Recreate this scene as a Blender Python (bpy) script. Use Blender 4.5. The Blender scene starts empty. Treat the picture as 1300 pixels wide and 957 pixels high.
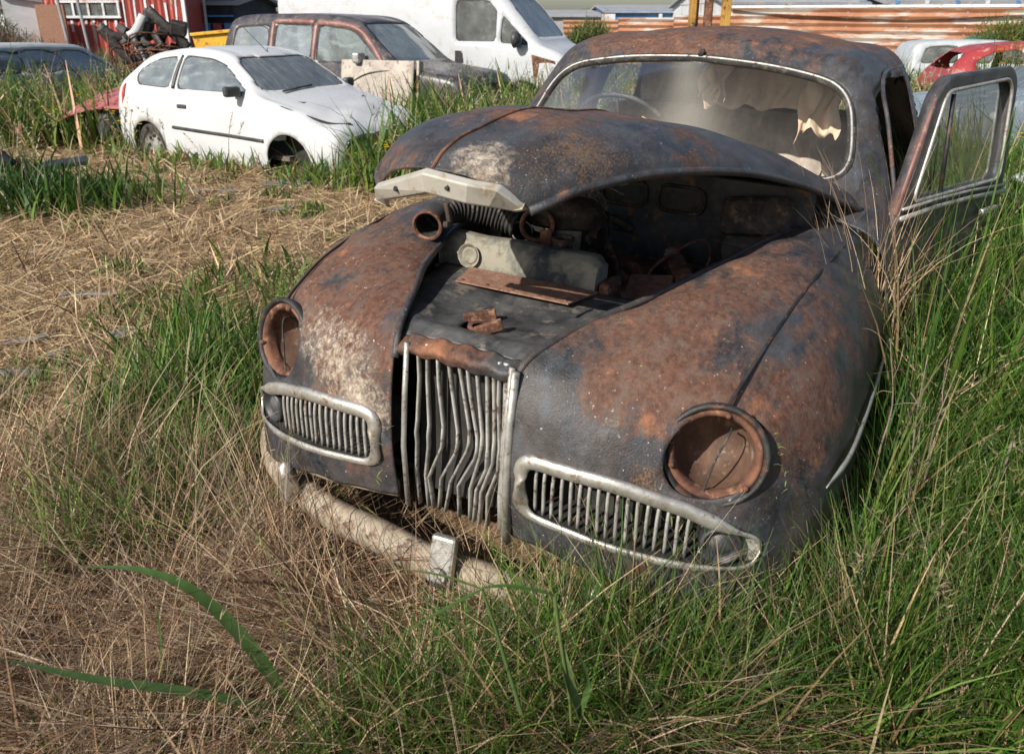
import bpy, math, random
import numpy as np
from mathutils import Vector, Matrix, Euler
R_ = math.radians
rng = np.random.default_rng(11)
random.seed(5)
scene = bpy.context.scene

# ------------------------------------------------------------------ camera, world, sun
CAM_H, PITCH, FPX = 1.5636, R_(21.33), 1050.0
cam_d = bpy.data.cameras.new('camera'); cam = bpy.data.objects.new('camera', cam_d)
scene.collection.objects.link(cam); scene.camera = cam
cam.location = (0, 0, CAM_H); cam.rotation_euler = (math.pi/2 - PITCH, 0, 0)
cam_d.sensor_width = 36; cam_d.lens = 36*FPX/1300; cam_d.shift_y = -(478.5-434)/1300
cam_d.clip_start = .05; cam_d.clip_end = 3000
cam_d.dof.use_dof = True; cam_d.dof.focus_distance = 2.7; cam_d.dof.aperture_fstop = 6.3

SUN_AZ = math.atan2(-.64, -.72); SUN_EL = R_(35)
S = Vector((math.sin(SUN_AZ)*math.cos(SUN_EL), math.cos(SUN_AZ)*math.cos(SUN_EL), math.sin(SUN_EL)))
world = bpy.data.worlds.new('World'); scene.world = world; world.use_nodes = True
wn = world.node_tree.nodes; wl = world.node_tree.links
sky = wn.new('ShaderNodeTexSky'); sky.sky_type = 'NISHITA'; sky.sun_disc = False
sky.sun_elevation = SUN_EL; sky.sun_rotation = SUN_AZ; sky.dust_density = 1.5
wl.new(sky.outputs[0], wn['Background'].inputs[0]); wn['Background'].inputs[1].default_value = .075
sun_d = bpy.data.lights.new('sun', 'SUN'); sun_d.energy = 4.7; sun_d.angle = R_(.53); sun_d.color = (1, .94, .84)
sun = bpy.data.objects.new('sun', sun_d); scene.collection.objects.link(sun)
sun.rotation_euler = S.to_track_quat('Z', 'Y').to_euler()
vs = scene.view_settings; vs.view_transform = 'Standard'; vs.look = 'None'; vs.exposure = 0.5; vs.gamma = 1
scene.cycles.max_bounces = 8; scene.cycles.transparent_max_bounces = 16

# a point in the place from a direction of sight and a distance along +Y
_cp, _sp = math.cos(PITCH), math.sin(PITCH)
def at(px, py, Y):
    d = Vector(((px-650)/FPX, _cp + _sp*(434-py)/FPX, -_sp + _cp*(434-py)/FPX))
    t = Y/d.y
    return Vector((d.x*t, Y, CAM_H + d.z*t))
def ground_at(px, py, z=0):
    d = Vector(((px-650)/FPX, _cp + _sp*(434-py)/FPX, -_sp + _cp*(434-py)/FPX))
    t = (z-CAM_H)/d.z
    return Vector((d.x*t, d.y*t, z))

# ------------------------------------------------------------------ materials
def new_mat(name):
    m = bpy.data.materials.new(name); m.use_nodes = True
    return m, m.node_tree.nodes, m.node_tree.links, m.node_tree.nodes['Principled BSDF']
def N(nodes, typ, **kw):
    n = nodes.new(typ)
    for k, v in kw.items(): setattr(n, k, v)
    return n
def coord(nd, lk, kind='Object'):
    return nd.new('ShaderNodeTexCoord').outputs[kind]
def noise(nd, lk, co, scale, detail=5, rough=.55, dist=0):
    n = nd.new('ShaderNodeTexNoise'); n.inputs['Scale'].default_value = scale
    n.inputs['Detail'].default_value = detail; n.inputs['Roughness'].default_value = rough
    n.inputs['Distortion'].default_value = dist
    lk.new(co, n.inputs['Vector']); return n.outputs['Fac']
def ramp(nd, lk, fac, a, b, ca=(0, 0, 0, 1), cb=(1, 1, 1, 1)):
    r = nd.new('ShaderNodeValToRGB'); e = r.color_ramp.elements
    e[0].position = a; e[1].position = b; e[0].color = tuple(ca)+(1,)*(4-len(ca)); e[1].color = tuple(cb)+(1,)*(4-len(cb))
    lk.new(fac, r.inputs[0]); return r.outputs[0]
def mapr(nd, lk, v, a, b, c=0, d=1):
    m = nd.new('ShaderNodeMapRange'); m.inputs[1].default_value = a; m.inputs[2].default_value = b
    m.inputs[3].default_value = c; m.inputs[4].default_value = d; lk.new(v, m.inputs[0]); return m.outputs[0]
def math_(nd, lk, op, a, b):
    m = nd.new('ShaderNodeMath'); m.operation = op
    for i, s in enumerate((a, b)):
        if isinstance(s, (int, float)): m.inputs[i].default_value = s
        else: lk.new(s, m.inputs[i])
    return m.outputs[0]
def mixc(nd, lk, f, a, b):
    m = nd.new('ShaderNodeMix'); m.data_type = 'RGBA'
    for i, s in ((0, f), (6, a), (7, b)):
        if isinstance(s, (int, float)): m.inputs[i].default_value = s
        elif isinstance(s, tuple): m.inputs[i].default_value = s if len(s) == 4 else s+(1,)
        else: lk.new(s, m.inputs[i])
    return m.outputs[2]
def attr(nd, name):
    a = nd.new('ShaderNodeAttribute'); a.attribute_name = name; return a
def bump(nd, lk, bs, h, dist, strength=1):
    b = nd.new('ShaderNodeBump'); b.inputs['Distance'].default_value = dist; b.inputs['Strength'].default_value = strength
    lk.new(h, b.inputs['Height']); lk.new(b.outputs[0], bs.inputs['Normal'])

def weathered(name, rust_bias=0.0, body=(.010, .0135, .020), faded=(.056, .063, .074)):
    """old dark paint, rust, bare pale primer and lichen; vertex masks 'rust','pale','lich' steer the patches"""
    m, nd, lk, bs = new_mat(name)
    co = coord(nd, lk)
    smp = nd.new('ShaderNodeMapping'); smp.inputs['Scale'].default_value = (.9, 2.6, 1.6); smp.inputs['Rotation'].default_value = (0, 0, .3); lk.new(co, smp.inputs[0])
    n_st = noise(nd, lk, smp.outputs[0], 5, 9, .66, .8)
    n_big = noise(nd, lk, co, 3.2, 9, .62, .4); n_mid = noise(nd, lk, co, 11, 9, .68, .3)
    n_fin = noise(nd, lk, co, 60, 6, .7); n_vf = noise(nd, lk, co, 230, 4, .7)
    paint = mixc(nd, lk, ramp(nd, lk, n_mid, .40, .68), body, faded)
    paint = mixc(nd, lk, ramp(nd, lk, noise(nd, lk, co, 150, 3, .6), .62, .72), paint, (.10, .12, .14))
    rustc = mixc(nd, lk, ramp(nd, lk, n_fin, .35, .68), (.050, .021, .014), (.160, .072, .046))
    rustc = mixc(nd, lk, ramp(nd, lk, noise(nd, lk, co, 24, 7, .7), .48, .66), rustc, (.115, .075, .058))
    rustc = mixc(nd, lk, ramp(nd, lk, noise(nd, lk, co, 7, 7, .7), .55, .70), rustc, (.30, .125, .058))
    ra = attr(nd, 'rust').outputs['Fac']
    v = math_(nd, lk, 'ADD', math_(nd, lk, 'MULTIPLY', n_big, .9), math_(nd, lk, 'MULTIPLY', n_mid, .55))
    v = math_(nd, lk, 'ADD', v, math_(nd, lk, 'MULTIPLY', n_fin, .25))
    v = math_(nd, lk, 'ADD', v, math_(nd, lk, 'MULTIPLY', math_(nd, lk, 'SUBTRACT', n_st, .5), .9))
    v = math_(nd, lk, 'ADD', v, math_(nd, lk, 'MULTIPLY', ra, .36))
    mr = ramp(nd, lk, v, 1.0/2-.06-rust_bias/2, 1.0/2+.06-rust_bias/2) if False else mapr(nd, lk, v, .93-rust_bias, 1.15-rust_bias)
    film = mapr(nd, lk, math_(nd, lk, 'ADD', n_st, math_(nd, lk, 'MULTIPLY', n_fin, .35)), .52, .85, 0, .5)
    paint = mixc(nd, lk, film, paint, (.085, .058, .044))
    paint = mixc(nd, lk, mapr(nd, lk, noise(nd, lk, smp.outputs[0], 8, 9, .7), .52, .66, 0, .6), paint, (.065, .082, .105))
    col = mixc(nd, lk, mr, paint, rustc)
    col = mixc(nd, lk, mapr(nd, lk, noise(nd, lk, smp.outputs[0], 14, 8, .75, .5), .56, .70, 0, .45), col, (.13, .125, .12))
    pa = attr(nd, 'pale').outputs['Fac']
    pv = math_(nd, lk, 'ADD', math_(nd, lk, 'MULTIPLY', pa, .50), math_(nd, lk, 'ADD', math_(nd, lk, 'MULTIPLY', noise(nd, lk, co, 17, 10, .78, .6), .7), math_(nd, lk, 'MULTIPLY', n_fin, .25)))
    mp = mapr(nd, lk, pv, .74, .84)
    flk = mapr(nd, lk, noise(nd, lk, co, 48, 9, .8, .5), .44, .56)
    mp = math_(nd, lk, 'MULTIPLY', mp, math_(nd, lk, 'ADD', math_(nd, lk, 'MULTIPLY', flk, .75), math_(nd, lk, 'MULTIPLY', mapr(nd, lk, pv, .88, 1.0), .5)))
    mp = math_(nd, lk, 'MINIMUM', mp, 1.0)
    pale = mixc(nd, lk, ramp(nd, lk, noise(nd, lk, co, 22, 8, .75), .38, .62), (.25, .19, .14), (.50, .44, .36))
    pale = mixc(nd, lk, mapr(nd, lk, n_vf, .5, .7), pale, (.16, .10, .07))
    col = mixc(nd, lk, mp, col, pale)
    la = attr(nd, 'lich').outputs['Fac']
    lv = math_(nd, lk, 'ADD', math_(nd, lk, 'MULTIPLY', la, .16), noise(nd, lk, co, 170, 4, .75))
    lv = math_(nd, lk, 'ADD', lv, math_(nd, lk, 'MULTIPLY', noise(nd, lk, co, 26, 3, .6), .25))
    ml = mapr(nd, lk, lv, .80, .90, 0, .6)
    col = mixc(nd, lk, ml, col, (.26, .135, .05))
    sp = mapr(nd, lk, math_(nd, lk, 'ADD', noise(nd, lk, co, 120, 2, .5), math_(nd, lk, 'MULTIPLY', pa, .05)), .725, .755)
    col = mixc(nd, lk, sp, col, (.38, .38, .36))
    # wind-blown dust dulls everything a little
    dust = mapr(nd, lk, noise(nd, lk, co, 5, 6, .6), .35, .75, .0, .08)
    col = mixc(nd, lk, dust, col, (.30, .26, .21))
    lk.new(col, bs.inputs['Base Color'])
    rg = mapr(nd, lk, mr, 0, 1, .42, .82); lk.new(rg, bs.inputs['Roughness'])
    bs.inputs['Specular IOR Level'].default_value = .42
    h = math_(nd, lk, 'ADD', math_(nd, lk, 'MULTIPLY', n_fin, .5), math_(nd, lk, 'MULTIPLY', n_vf, .5))
    h = math_(nd, lk, 'ADD', h, math_(nd, lk, 'MULTIPLY', mp, .35)); h = math_(nd, lk, 'ADD', h, math_(nd, lk, 'MULTIPLY', n_mid, .5)); h = math_(nd, lk, 'ADD', h, math_(nd, lk, 'MULTIPLY', mr, .25))
    bump(nd, lk, bs, h, .0032, 1)
    return m
def grimy(name, c1, c2, c3=None, scale=9, rough=.6, metal=0, bumpd=.002, spec=.5, t=(.42, .62)):
    m, nd, lk, bs = new_mat(name); co = coord(nd, lk)
    n1 = noise(nd, lk, co, scale, 9, .68, .3); n2 = noise(nd, lk, co, scale*6, 5, .7)
    col = mixc(nd, lk, ramp(nd, lk, n1, *t), c1, c2)
    if c3: col = mixc(nd, lk, mapr(nd, lk, math_(nd, lk, 'ADD', noise(nd, lk, co, scale*1.7, 9, .7), math_(nd, lk, 'MULTIPLY', n2, .3)), .70, .78), col, c3)
    lk.new(col, bs.inputs['Base Color']); bs.inputs['Roughness'].default_value = rough
    lk.new(mapr(nd, lk, n2, .3, .7, max(rough-.12, .05), min(rough+.15, 1)), bs.inputs['Roughness'])
    bs.inputs['Metallic'].default_value = metal; bs.inputs['Specular IOR Level'].default_value = spec
    bump(nd, lk, bs, n2, bumpd, .8)
    return m
def glass(name, tint=(.55, .6, .6), dust=.25, streak=None, dust_reflc=(.42, .40, .35)):  # dust: real dust, and on the pale car glass a painted reflection
    m, nd, lk, bs = new_mat(name); co = coord(nd, lk)
    bs.inputs['Base Color'].default_value = dust_reflc+(1,); bs.inputs['Roughness'].default_value = .9
    tr = nd.new('ShaderNodeBsdfTransparent'); tr.inputs[0].default_value = tint+(1,)
    gl = nd.new('ShaderNodeBsdfGlossy'); gl.inputs['Roughness'].default_value = .06
    fr = nd.new('ShaderNodeFresnel'); fr.inputs[0].default_value = 1.5
    m1 = nd.new('ShaderNodeMixShader'); lk.new(math_(nd, lk, 'MULTIPLY', fr.outputs[0], .42), m1.inputs[0]); lk.new(tr.outputs[0], m1.inputs[1]); lk.new(gl.outputs[0], m1.inputs[2])
    f = mapr(nd, lk, noise(nd, lk, co, 4, 8, .6), .3, .75, dust*.5, dust*1.3)
    f = math_(nd, lk, 'ADD', f, mapr(nd, lk, attr(nd, 'dust').outputs['Fac'], 0, 1, 0, .55))
    sm = nd.new('ShaderNodeMapping'); sm.inputs['Scale'].default_value = (4, 26, 1.6); lk.new(co, sm.inputs[0])
    f = math_(nd, lk, 'ADD', f, mapr(nd, lk, noise(nd, lk, sm.outputs[0], 1, 5, .6), .52, .75, 0, dust))
    m2 = nd.new('ShaderNodeMixShader'); lk.new(f, m2.inputs[0]); lk.new(m1.outputs[0], m2.inputs[1]); lk.new(bs.outputs[0], m2.inputs[2])
    lk.new(m2.outputs[0], nd['Material Output'].inputs[0]); return m
def leafy(name, transl=.35, rough=.55, spec=.3):
    m, nd, lk, bs = new_mat(name)
    a = attr(nd, 'Col').outputs['Color']; lk.new(a, bs.inputs['Base Color'])
    bs.inputs['Roughness'].default_value = rough; bs.inputs['Specular IOR Level'].default_value = spec
    if transl:
        t = nd.new('ShaderNodeBsdfTranslucent'); lk.new(a, t.inputs[0])
        mx = nd.new('ShaderNodeMixShader'); mx.inputs[0].default_value = transl
        lk.new(bs.outputs[0], mx.inputs[1]); lk.new(t.outputs[0], mx.inputs[2]); lk.new(mx.outputs[0], nd['Material Output'].inputs[0])
    return m
M = {}
M['body'] = weathered('weathered_body')
M['roof'] = weathered('weathered_roof', .05)
M['black'] = grimy('grimy_black', (.010, .010, .011), (.035, .034, .033), (.09, .045, .028), 10, .6)
M['panel'] = grimy('dusty_black_panel', (.028, .03, .033), (.10, .10, .10), (.15, .13, .11), 7, .5)
M['rust'] = grimy('rusty_iron', (.06, .025, .016), (.17, .075, .045), (.26, .14, .08), 14, .9)
M['oxide'] = grimy('rusty_plate', (.20, .10, .065), (.30, .17, .115), (.12, .06, .04), 30, .9)
M['engine'] = grimy('oily_iron', (.016, .012, .01), (.07, .05, .038), (.15, .09, .055), 14, .75)
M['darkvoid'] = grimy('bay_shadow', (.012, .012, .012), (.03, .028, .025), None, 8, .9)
M['chrome'] = grimy('dull_chrome', (.62, .60, .56), (.48, .45, .40), (.30, .22, .15), 16, .38, .75, .0008)
M['alloy'] = grimy('dull_bright_trim', (.50, .49, .46), (.34, .33, .31), (.22, .17, .13), 22, .45, .6, .001)
M['nose'] = grimy('painted_trim', (.46, .44, .39), (.36, .33, .28), (.36, .28, .2), 12, .42, .25, .0008, t=(.5, .7))
M['bar'] = grimy('grey_bar', (.48, .47, .44), (.32, .31, .29), (.14, .09, .06), 20, .5, .45, .001)
M['cream'] = grimy('flaked_cream', (.34, .29, .22), (.20, .155, .11), (.11, .065, .04), 8, .7, 0, .002)
M['tank'] = grimy('limed_tank', (.035, .042, .048), (.25, .235, .185), (.15, .13, .10), 7, .85, 0, .003, t=(.40, .56))
M['firewall'] = grimy('bay_blue_grey', (.022, .026, .032), (.07, .072, .075), (.18, .09, .04), 7, .65)
M['rubber'] = grimy('rubber', (.015, .015, .015), (.04, .038, .035), (.09, .08, .07), 12, .85)
M['seat'] = grimy('dusty_leather', (.34, .28, .23), (.50, .43, .36), None, 8, .8)
M['liner'] = grimy('torn_cloth', (.74, .58, .43), (.58, .43, .31), None, 9, .95)
M['inside'] = grimy('dark_interior', (.09, .08, .07), (.16, .14, .12), None, 8, .9)
M['wscreen'] = glass('dusty_windscreen', (.94, .95, .95), .03)
M['dglass'] = glass('dirty_door_glass', (.72, .77, .76), .12)
M['carglass'] = glass('grey_car_glass', (.25, .30, .30), .20, dust_reflc=(.50, .53, .52))
M['lightglass'] = glass('pale_car_glass', (.45, .50, .50), .32, dust_reflc=(.38, .43, .43))  # grey-green veil puts the reflection on the panes into the colour
M['white'] = grimy('white_car_paint', (.54, .55, .57), (.47, .48, .49), None, 3, .3, 0, .0003, t=(.3, .8))
M['vanwhite'] = grimy('white_van_paint', (.46, .48, .51), (.42, .435, .46), (.40, .39, .37), 4, .35, 0, .0003, t=(.3, .8))
M['suv'] = grimy('faded_dark_paint', (.035, .035, .042), (.09, .08, .085), (.16, .13, .12), 4, .35)
M['maroon'] = grimy('faded_maroon', (.16, .075, .065), (.26, .14, .12), (.35, .22, .19), 5, .45)
M['beige'] = grimy('faded_beige_door', (.42, .38, .32), (.30, .26, .23), (.20, .12, .1), 6, .6)
M['plastic'] = grimy('grey_black_plastic', (.02, .021, .023), (.05, .052, .055), None, 8, .5)
M['silver'] = grimy('dull_silver_paint', (.30, .33, .36), (.42, .45, .47), None, 4, .35, .3)
M['bluegrey'] = grimy('blue_grey_paint', (.15, .18, .22), (.26, .30, .34), (.4, .42, .42), 4, .3, .1)
M['greycar'] = grimy('pale_grey_paint', (.42, .45, .47), (.34, .37, .39), None, 4, .4)
M['redpaint'] = grimy('dull_red_paint', (.34, .035, .04), (.24, .04, .04), (.30, .2, .18), 5, .45)
M['greenpaint'] = grimy('dull_green_paint', (.03, .16, .13), (.05, .22, .18), None, 4, .4)
M['redlamp'] = grimy('red_lens', (.45, .03, .03), (.55, .08, .06), None, 5, .25)
M['pink'] = grimy('faded_red_panel', (.30, .075, .08), (.40, .16, .15), (.2, .1, .09), 6, .5)
M['yellow'] = grimy('yellow_paint', (.72, .42, .03), (.62, .33, .03), (.3, .12, .03), 5, .5)
M['rustyellow'] = grimy('rusty_yellow_steel', (.42, .24, .05), (.20, .09, .03), (.05, .03, .02), 3, .8)
M['slate'] = grimy('slate', (.13, .135, .14), (.22, .22, .215), (.28, .24, .2), 12, .7, 0, .004)

def corrugated(name, base, alt, rustc, axis, freq, rthr=(.5, .6)):
    m, nd, lk, bs = new_mat(name); co = coord(nd, lk)
    mp = nd.new('ShaderNodeMapping'); sc = [.25, .25, .25]; sc[axis] = 1.6; mp.inputs['Scale'].default_value = sc; lk.new(co, mp.inputs[0])
    n1 = noise(nd, lk, mp.outputs[0], 2.0, 8, .65)
    col = mixc(nd, lk, ramp(nd, lk, noise(nd, lk, co, 1.2, 6, .6), .4, .6), base, alt)
    col = mixc(nd, lk, ramp(nd, lk, n1, *rthr), col, rustc)
    lk.new(col, bs.inputs['Base Color']); bs.inputs['Roughness'].default_value = .7
    return m
M['redwall'] = corrugated('red_sheet_wall', (.40, .065, .05), (.32, .06, .05), (.50, .36, .32), 0, 1, (.60, .64))
M['rustfence'] = corrugated('rusty_sheet', (.27, .11, .055), (.34, .17, .095), (.40, .35, .31), 2, 1, (.54, .60))
M['whitesheet'] = grimy('white_sheet', (.62, .64, .66), (.50, .52, .54), (.4, .3, .25), 1, .6)
M['bluesheet'] = grimy('blue_sheet', (.05, .16, .36), (.10, .24, .44), None, 1, .6)
M['greyroof'] = grimy('grey_roof_sheet', (.30, .31, .33), (.22, .23, .25), (.34, .28, .24), 1, .7)
M['brownroof'] = grimy('brown_roof', (.17, .125, .10), (.24, .18, .14), None, 1, .8)
M['darkgap'] = grimy('painted_inner_shade', (.02, .024, .03), (.05, .06, .08), None, 1, .9)  # shade of open sheds and rooms painted onto closed walls and window panels
M['greywall'] = grimy('grey_wall', (.30, .32, .34), (.24, .26, .28), None, 1, .8)
M['greenish'] = leafy('grass_blades', .42, .5, .3)
M['dry'] = leafy('dry_blades', .25, .7, .2)
M['petal'] = leafy('yellow_petals', .3, .7, .2)
M['bark'] = grimy('twig_bark', (.13, .10, .08), (.24, .19, .15), None, 20, .9)

# ------------------------------------------------------------------ object helpers
def link(o, parent=None):
    scene.collection.objects.link(o)
    if parent: o.parent = parent
    return o
def tag(o, label=None, cat=None, group=None, kind=None):
    if label: o['label'] = label
    if cat: o['category'] = cat
    if group: o['group'] = group
    if kind: o['kind'] = kind
    return o
def empty(name, loc, rot=(0, 0, 0), label=None, cat=None, group=None):
    o = bpy.data.objects.new(name, None); o.location = loc; o.rotation_euler = rot; o.empty_display_size = .2
    link(o); return tag(o, label, cat, group)
class MB:
    """collects shapes for one mesh"""
    def __init__(s): s.v = []; s.f = []; s.n = 0
    def add(s, v, f):
        v = np.asarray(v, float).reshape(-1, 3); s.v.append(v)
        s.f += [tuple(int(i)+s.n for i in q) for q in f]; s.n += len(v); return s
    def box(s, c, d, rot=None):
        v = np.array([(x, y, z) for x in (-.5, .5) for y in (-.5, .5) for z in (-.5, .5)])*np.array(d)
        if rot is not None: v = v @ np.array(Euler(rot).to_matrix()).T
        return s.add(v+np.array(c), [(0, 1, 3, 2), (4, 6, 7, 5), (0, 4, 5, 1), (2, 3, 7, 6), (0, 2, 6, 4), (1, 5, 7, 3)])
    def tube(s, pts, r, n=8, closed=False, caps=True, flat=1.0, upv=None):
        P = np.asarray(pts, float); m = len(P); r = np.broadcast_to(np.asarray(r, float), (m,))
        T = np.roll(P, -1, 0)-np.roll(P, 1, 0) if closed else np.gradient(P, axis=0)
        T /= np.linalg.norm(T, axis=1)[:, None]+1e-12
        u = np.array(upv, float) if upv is not None else (np.array([0, 0, 1.]) if abs(T[0][2]) < .9 else np.array([1., 0, 0]))
        V = []
        for i in range(m):
            a = u-T[i]*np.dot(u, T[i]); a /= np.linalg.norm(a)+1e-12; b = np.cross(T[i], a); u = a if upv is None else u
            th = np.arange(n)*2*math.pi/n
            V.append(P[i]+r[i]*(np.cos(th)[:, None]*a+flat*np.sin(th)[:, None]*b))
        F = []
        for i in range(m if closed else m-1):
            for k in range(n):
                F.append((i*n+k, i*n+(k+1) % n, ((i+1) % m)*n+(k+1) % n, ((i+1) % m)*n+k))
        if caps and not closed: F += [tuple(range(n))[::-1], tuple((m-1)*n+k for k in range(n))]
        return s.add(np.vstack(V), F)
    def disc_lathe(s, prof, c, axis=(0, 0, 1), n=28, closed=False):
        """prof: list of (r, h) revolved about axis through c"""
        ax = Vector(axis).normalized(); q = ax.to_track_quat('Z', 'Y').to_matrix(); V = []; F = []
        for r, h in prof:
            for k in range(n):
                t = 2*math.pi*k/n; V.append(tuple(Vector(c)+q @ Vector((r*math.cos(t), r*math.sin(t), h))))
        for i in range(len(prof)-1):
            for k in range(n): F.append((i*n+k, i*n+(k+1) % n, (i+1)*n+(k+1) % n, (i+1)*n+k))
        return s.add(V, F)
    def prism(s, poly, axis_vec, cap=True):
        """extrude a 3-D polygon along a vector"""
        P = np.asarray(poly, float); n = len(P); V = np.vstack([P, P+np.asarray(axis_vec)])
        F = [(i, (i+1) % n, n+(i+1) % n, n+i) for i in range(n)]
        if cap: F += [tuple(range(n))[::-1], tuple(range(n, 2*n))]
        return s.add(V, F)
    def build(s, name, mat, parent=None, smooth=False, bevel=0, sub=0, solid=0, loc=None):
        me = bpy.data.meshes.new(name); me.from_pydata(np.vstack(s.v).tolist(), [], s.f); me.update()
        if smooth is True: me.shade_smooth()
        me.materials.append(mat); o = bpy.data.objects.new(name, me); link(o, parent)
        if smooth == 'auto':
            me.shade_smooth(); me.set_sharp_from_angle(angle=R_(38))
        if solid: md = o.modifiers.new('s', 'SOLIDIFY'); md.thickness = solid; md.offset = -1
        if bevel: md = o.modifiers.new('b', 'BEVEL'); md.width = bevel; md.segments = 2; md.limit_method = 'ANGLE'
        if sub: md = o.modifiers.new('u', 'SUBSURF'); md.levels = md.render_levels = sub
        if loc is not None: o.location = loc
        return o
def cr(P, k):
    """Catmull-Rom along axis 0, k samples per span"""
    P = np.asarray(P, float); E0 = 2*P[0]-P[1]; E1 = 2*P[-1]-P[-2]; Q = np.concatenate([[E0], P, [E1]])
    t = (np.arange(k)/k).reshape((-1,)+(1,)*(P.ndim-1)); out = []
    for i in range(len(P)-1):
        a, b, c, d = Q[i:i+4]
        out.append(.5*((2*b)+(-a+c)*t+(2*a-5*b+4*c-d)*t**2+(-a+3*b-3*c+d)*t**3))
    out.append(P[-1:]); return np.concatenate(out)
def spline(pts, k=8): return cr(np.asarray(pts, float), k)
def in_poly(p, poly):
    x, y = p[:, 0], p[:, 1]; ins = np.zeros(len(p), bool); n = len(poly); j = n-1
    for i in range(n):
        xi, yi = poly[i]; xj, yj = poly[j]
        c = ((yi > y) != (yj > y)) & (x < (xj-xi)*(y-yi)/((yj-yi) or 1e-12)+xi); ins ^= c; j = i
    return ins
def near_poly(p, poly):
    best = np.full(len(p), 1e9); bp = p.copy(); n = len(poly); poly = np.asarray(poly, float)
    for i in range(n):
        a, b = poly[i], poly[(i+1) % n]; d = b-a; t = np.clip(((p-a)@d)/max(d@d, 1e-12), 0, 1)
        q = a+t[:, None]*d; dd = np.linalg.norm(p-q, axis=1); m = dd < best; best[m] = dd[m]; bp[m] = q[m]
    return best, bp
def circle2(c, r, n=40, ry=None): return [(c[0]+r*math.cos(2*math.pi*k/n), c[1]+(ry or r)*math.sin(2*math.pi*k/n)) for k in range(n)]
def rpoly(pts, r=.05, k=5):
    """round the corners of a 2-D polygon"""
    out = []; n = len(pts)
    for i in range(n):
        p = np.array(pts[i], float); a = np.array(pts[i-1], float)-p; b = np.array(pts[(i+1) % n], float)-p
        la, lb = np.linalg.norm(a), np.linalg.norm(b); q = min(r, la*.45, lb*.45); s = p+a/la*q; e = p+b/lb*q
        for t in np.linspace(0, 1, k): out.append(tuple((1-t)**2*s+2*t*(1-t)*p+t*t*e))
    return out
class Surf:
    def __init__(s, G):
        n, m = G.shape[:2]; s.v = G.reshape(-1, 3).copy()
        i, j = np.meshgrid(np.arange(n-1), np.arange(m-1), indexing='ij'); a = (i*m+j).ravel()
        s.f = np.stack([a, a+1, a+m+1, a+m], 1); s.attrs = {}
    def split(s, poly, ax=(1, 2), where=None, snap=.012):
        """cut the faces inside a 2-D outline out of this surface; returns them as a Surf"""
        ax = list(ax); sel = np.ones(len(s.v), bool) if where is None else where(s.v)
        c = s.v[s.f].mean(1); fs = np.ones(len(c), bool) if where is None else where(c)
        ins = in_poly(c[:, ax], poly) & fs
        if ins.any():
            a_ = np.zeros(len(s.v), bool); a_[s.f[ins].ravel()] = True; b_ = np.zeros(len(s.v), bool); b_[s.f[~ins].ravel()] = True
            bd = a_ & b_; _, q2 = near_poly(s.v[bd][:, ax], poly); s.v[np.ix_(bd, ax)] = q2
        o = Surf.__new__(Surf); o.v = s.v; o.f = s.f[ins]; o.attrs = {}; s.f = s.f[~ins]; o.v = o.v.copy(); return o
    def compact(s):
        u, inv = np.unique(s.f, return_inverse=True); s.f = inv.reshape(s.f.shape); s.v = s.v[u]
        s.attrs = {k: a[u] for k, a in s.attrs.items()}; return s
    def normals(s):
        n = np.zeros_like(s.v); a, b, c, d = (s.v[s.f[:, k]] for k in range(4)); fn = np.cross(c-a, d-b)
        for k in range(4): np.add.at(n, s.f[:, k], fn)
        return n/(np.linalg.norm(n, axis=1)[:, None]+1e-12)
    def offset(s, d): s.compact(); s.v = s.v+s.normals()*d; return s
    def loops(s):
        from collections import defaultdict
        cnt = {}
        for q in s.f:
            for k in range(4):
                e = (int(q[k]), int(q[(k+1) % 4]))
                if e[0] == e[1]: continue
                key = (min(e), max(e)); cnt[key] = cnt.get(key, 0)+1
        nb = defaultdict(list)
        for (a, b), c in cnt.items():
            if c == 1: nb[a].append(b); nb[b].append(a)
        seen = set(); out = []
        for st in nb:
            if st in seen: continue
            L = [st]; seen.add(st); cur = st
            while True:
                nx = [x for x in nb[cur] if x not in seen]
                if not nx: break
                cur = nx[0]; L.append(cur); seen.add(cur)
            out.append(s.v[L])
        return sorted(out, key=lambda l: -len(l))
    def blobs(s, name, L):
        a = np.zeros(len(s.v))
        for (x, y, z, r, w) in L:
            d2 = ((s.v-np.array([x, y, z]))**2).sum(1); a += w*np.exp(-d2/(r*r))
        s.attrs[name] = np.clip(a, -1.5, 1.5); return s
    def build(s, name, mat, parent=None, solid=0, weld=True):
        s.compact(); me = bpy.data.meshes.new(name); me.from_pydata(s.v.tolist(), [], s.f.tolist()); me.update()
        for k, a in s.attrs.items():
            at_ = me.attributes.new(k, 'FLOAT', 'POINT'); at_.data.foreach_set('value', a.astype(np.float32))
        me.shade_smooth(); me.materials.append(mat); o = bpy.data.objects.new(name, me); link(o, parent)
        if solid: md = o.modifiers.new('s', 'SOLIDIFY'); md.thickness = solid; md.offset = -1
        return o
    def flipy(s): s.v = s.v*np.array([1, -1, 1]); s.f = s.f[:, ::-1]; return s
def smooth_loop(L, w=3, n=None):
    P = np.asarray(L, float)
    for _ in range(w): P = (np.roll(P, 1, 0)+2*P+np.roll(P, -1, 0))/4
    return P
def tube_obj(name, pts, r, mat, parent, n=8, **kw):
    return MB().tube(pts, r, n, **kw).build(name, mat, parent, smooth=True)
#@@CAR
#@@CARS
#@@PLACE
#@@PLANTS

# ================================================================== THE OLD SALOON
car = empty('rusty_saloon_car', (-.218, 1.714, 0), (-.0435, -.0152, -2.0502),
            'old dark blue saloon eaten by rust, bonnet raised and front door ajar', 'car')
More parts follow.
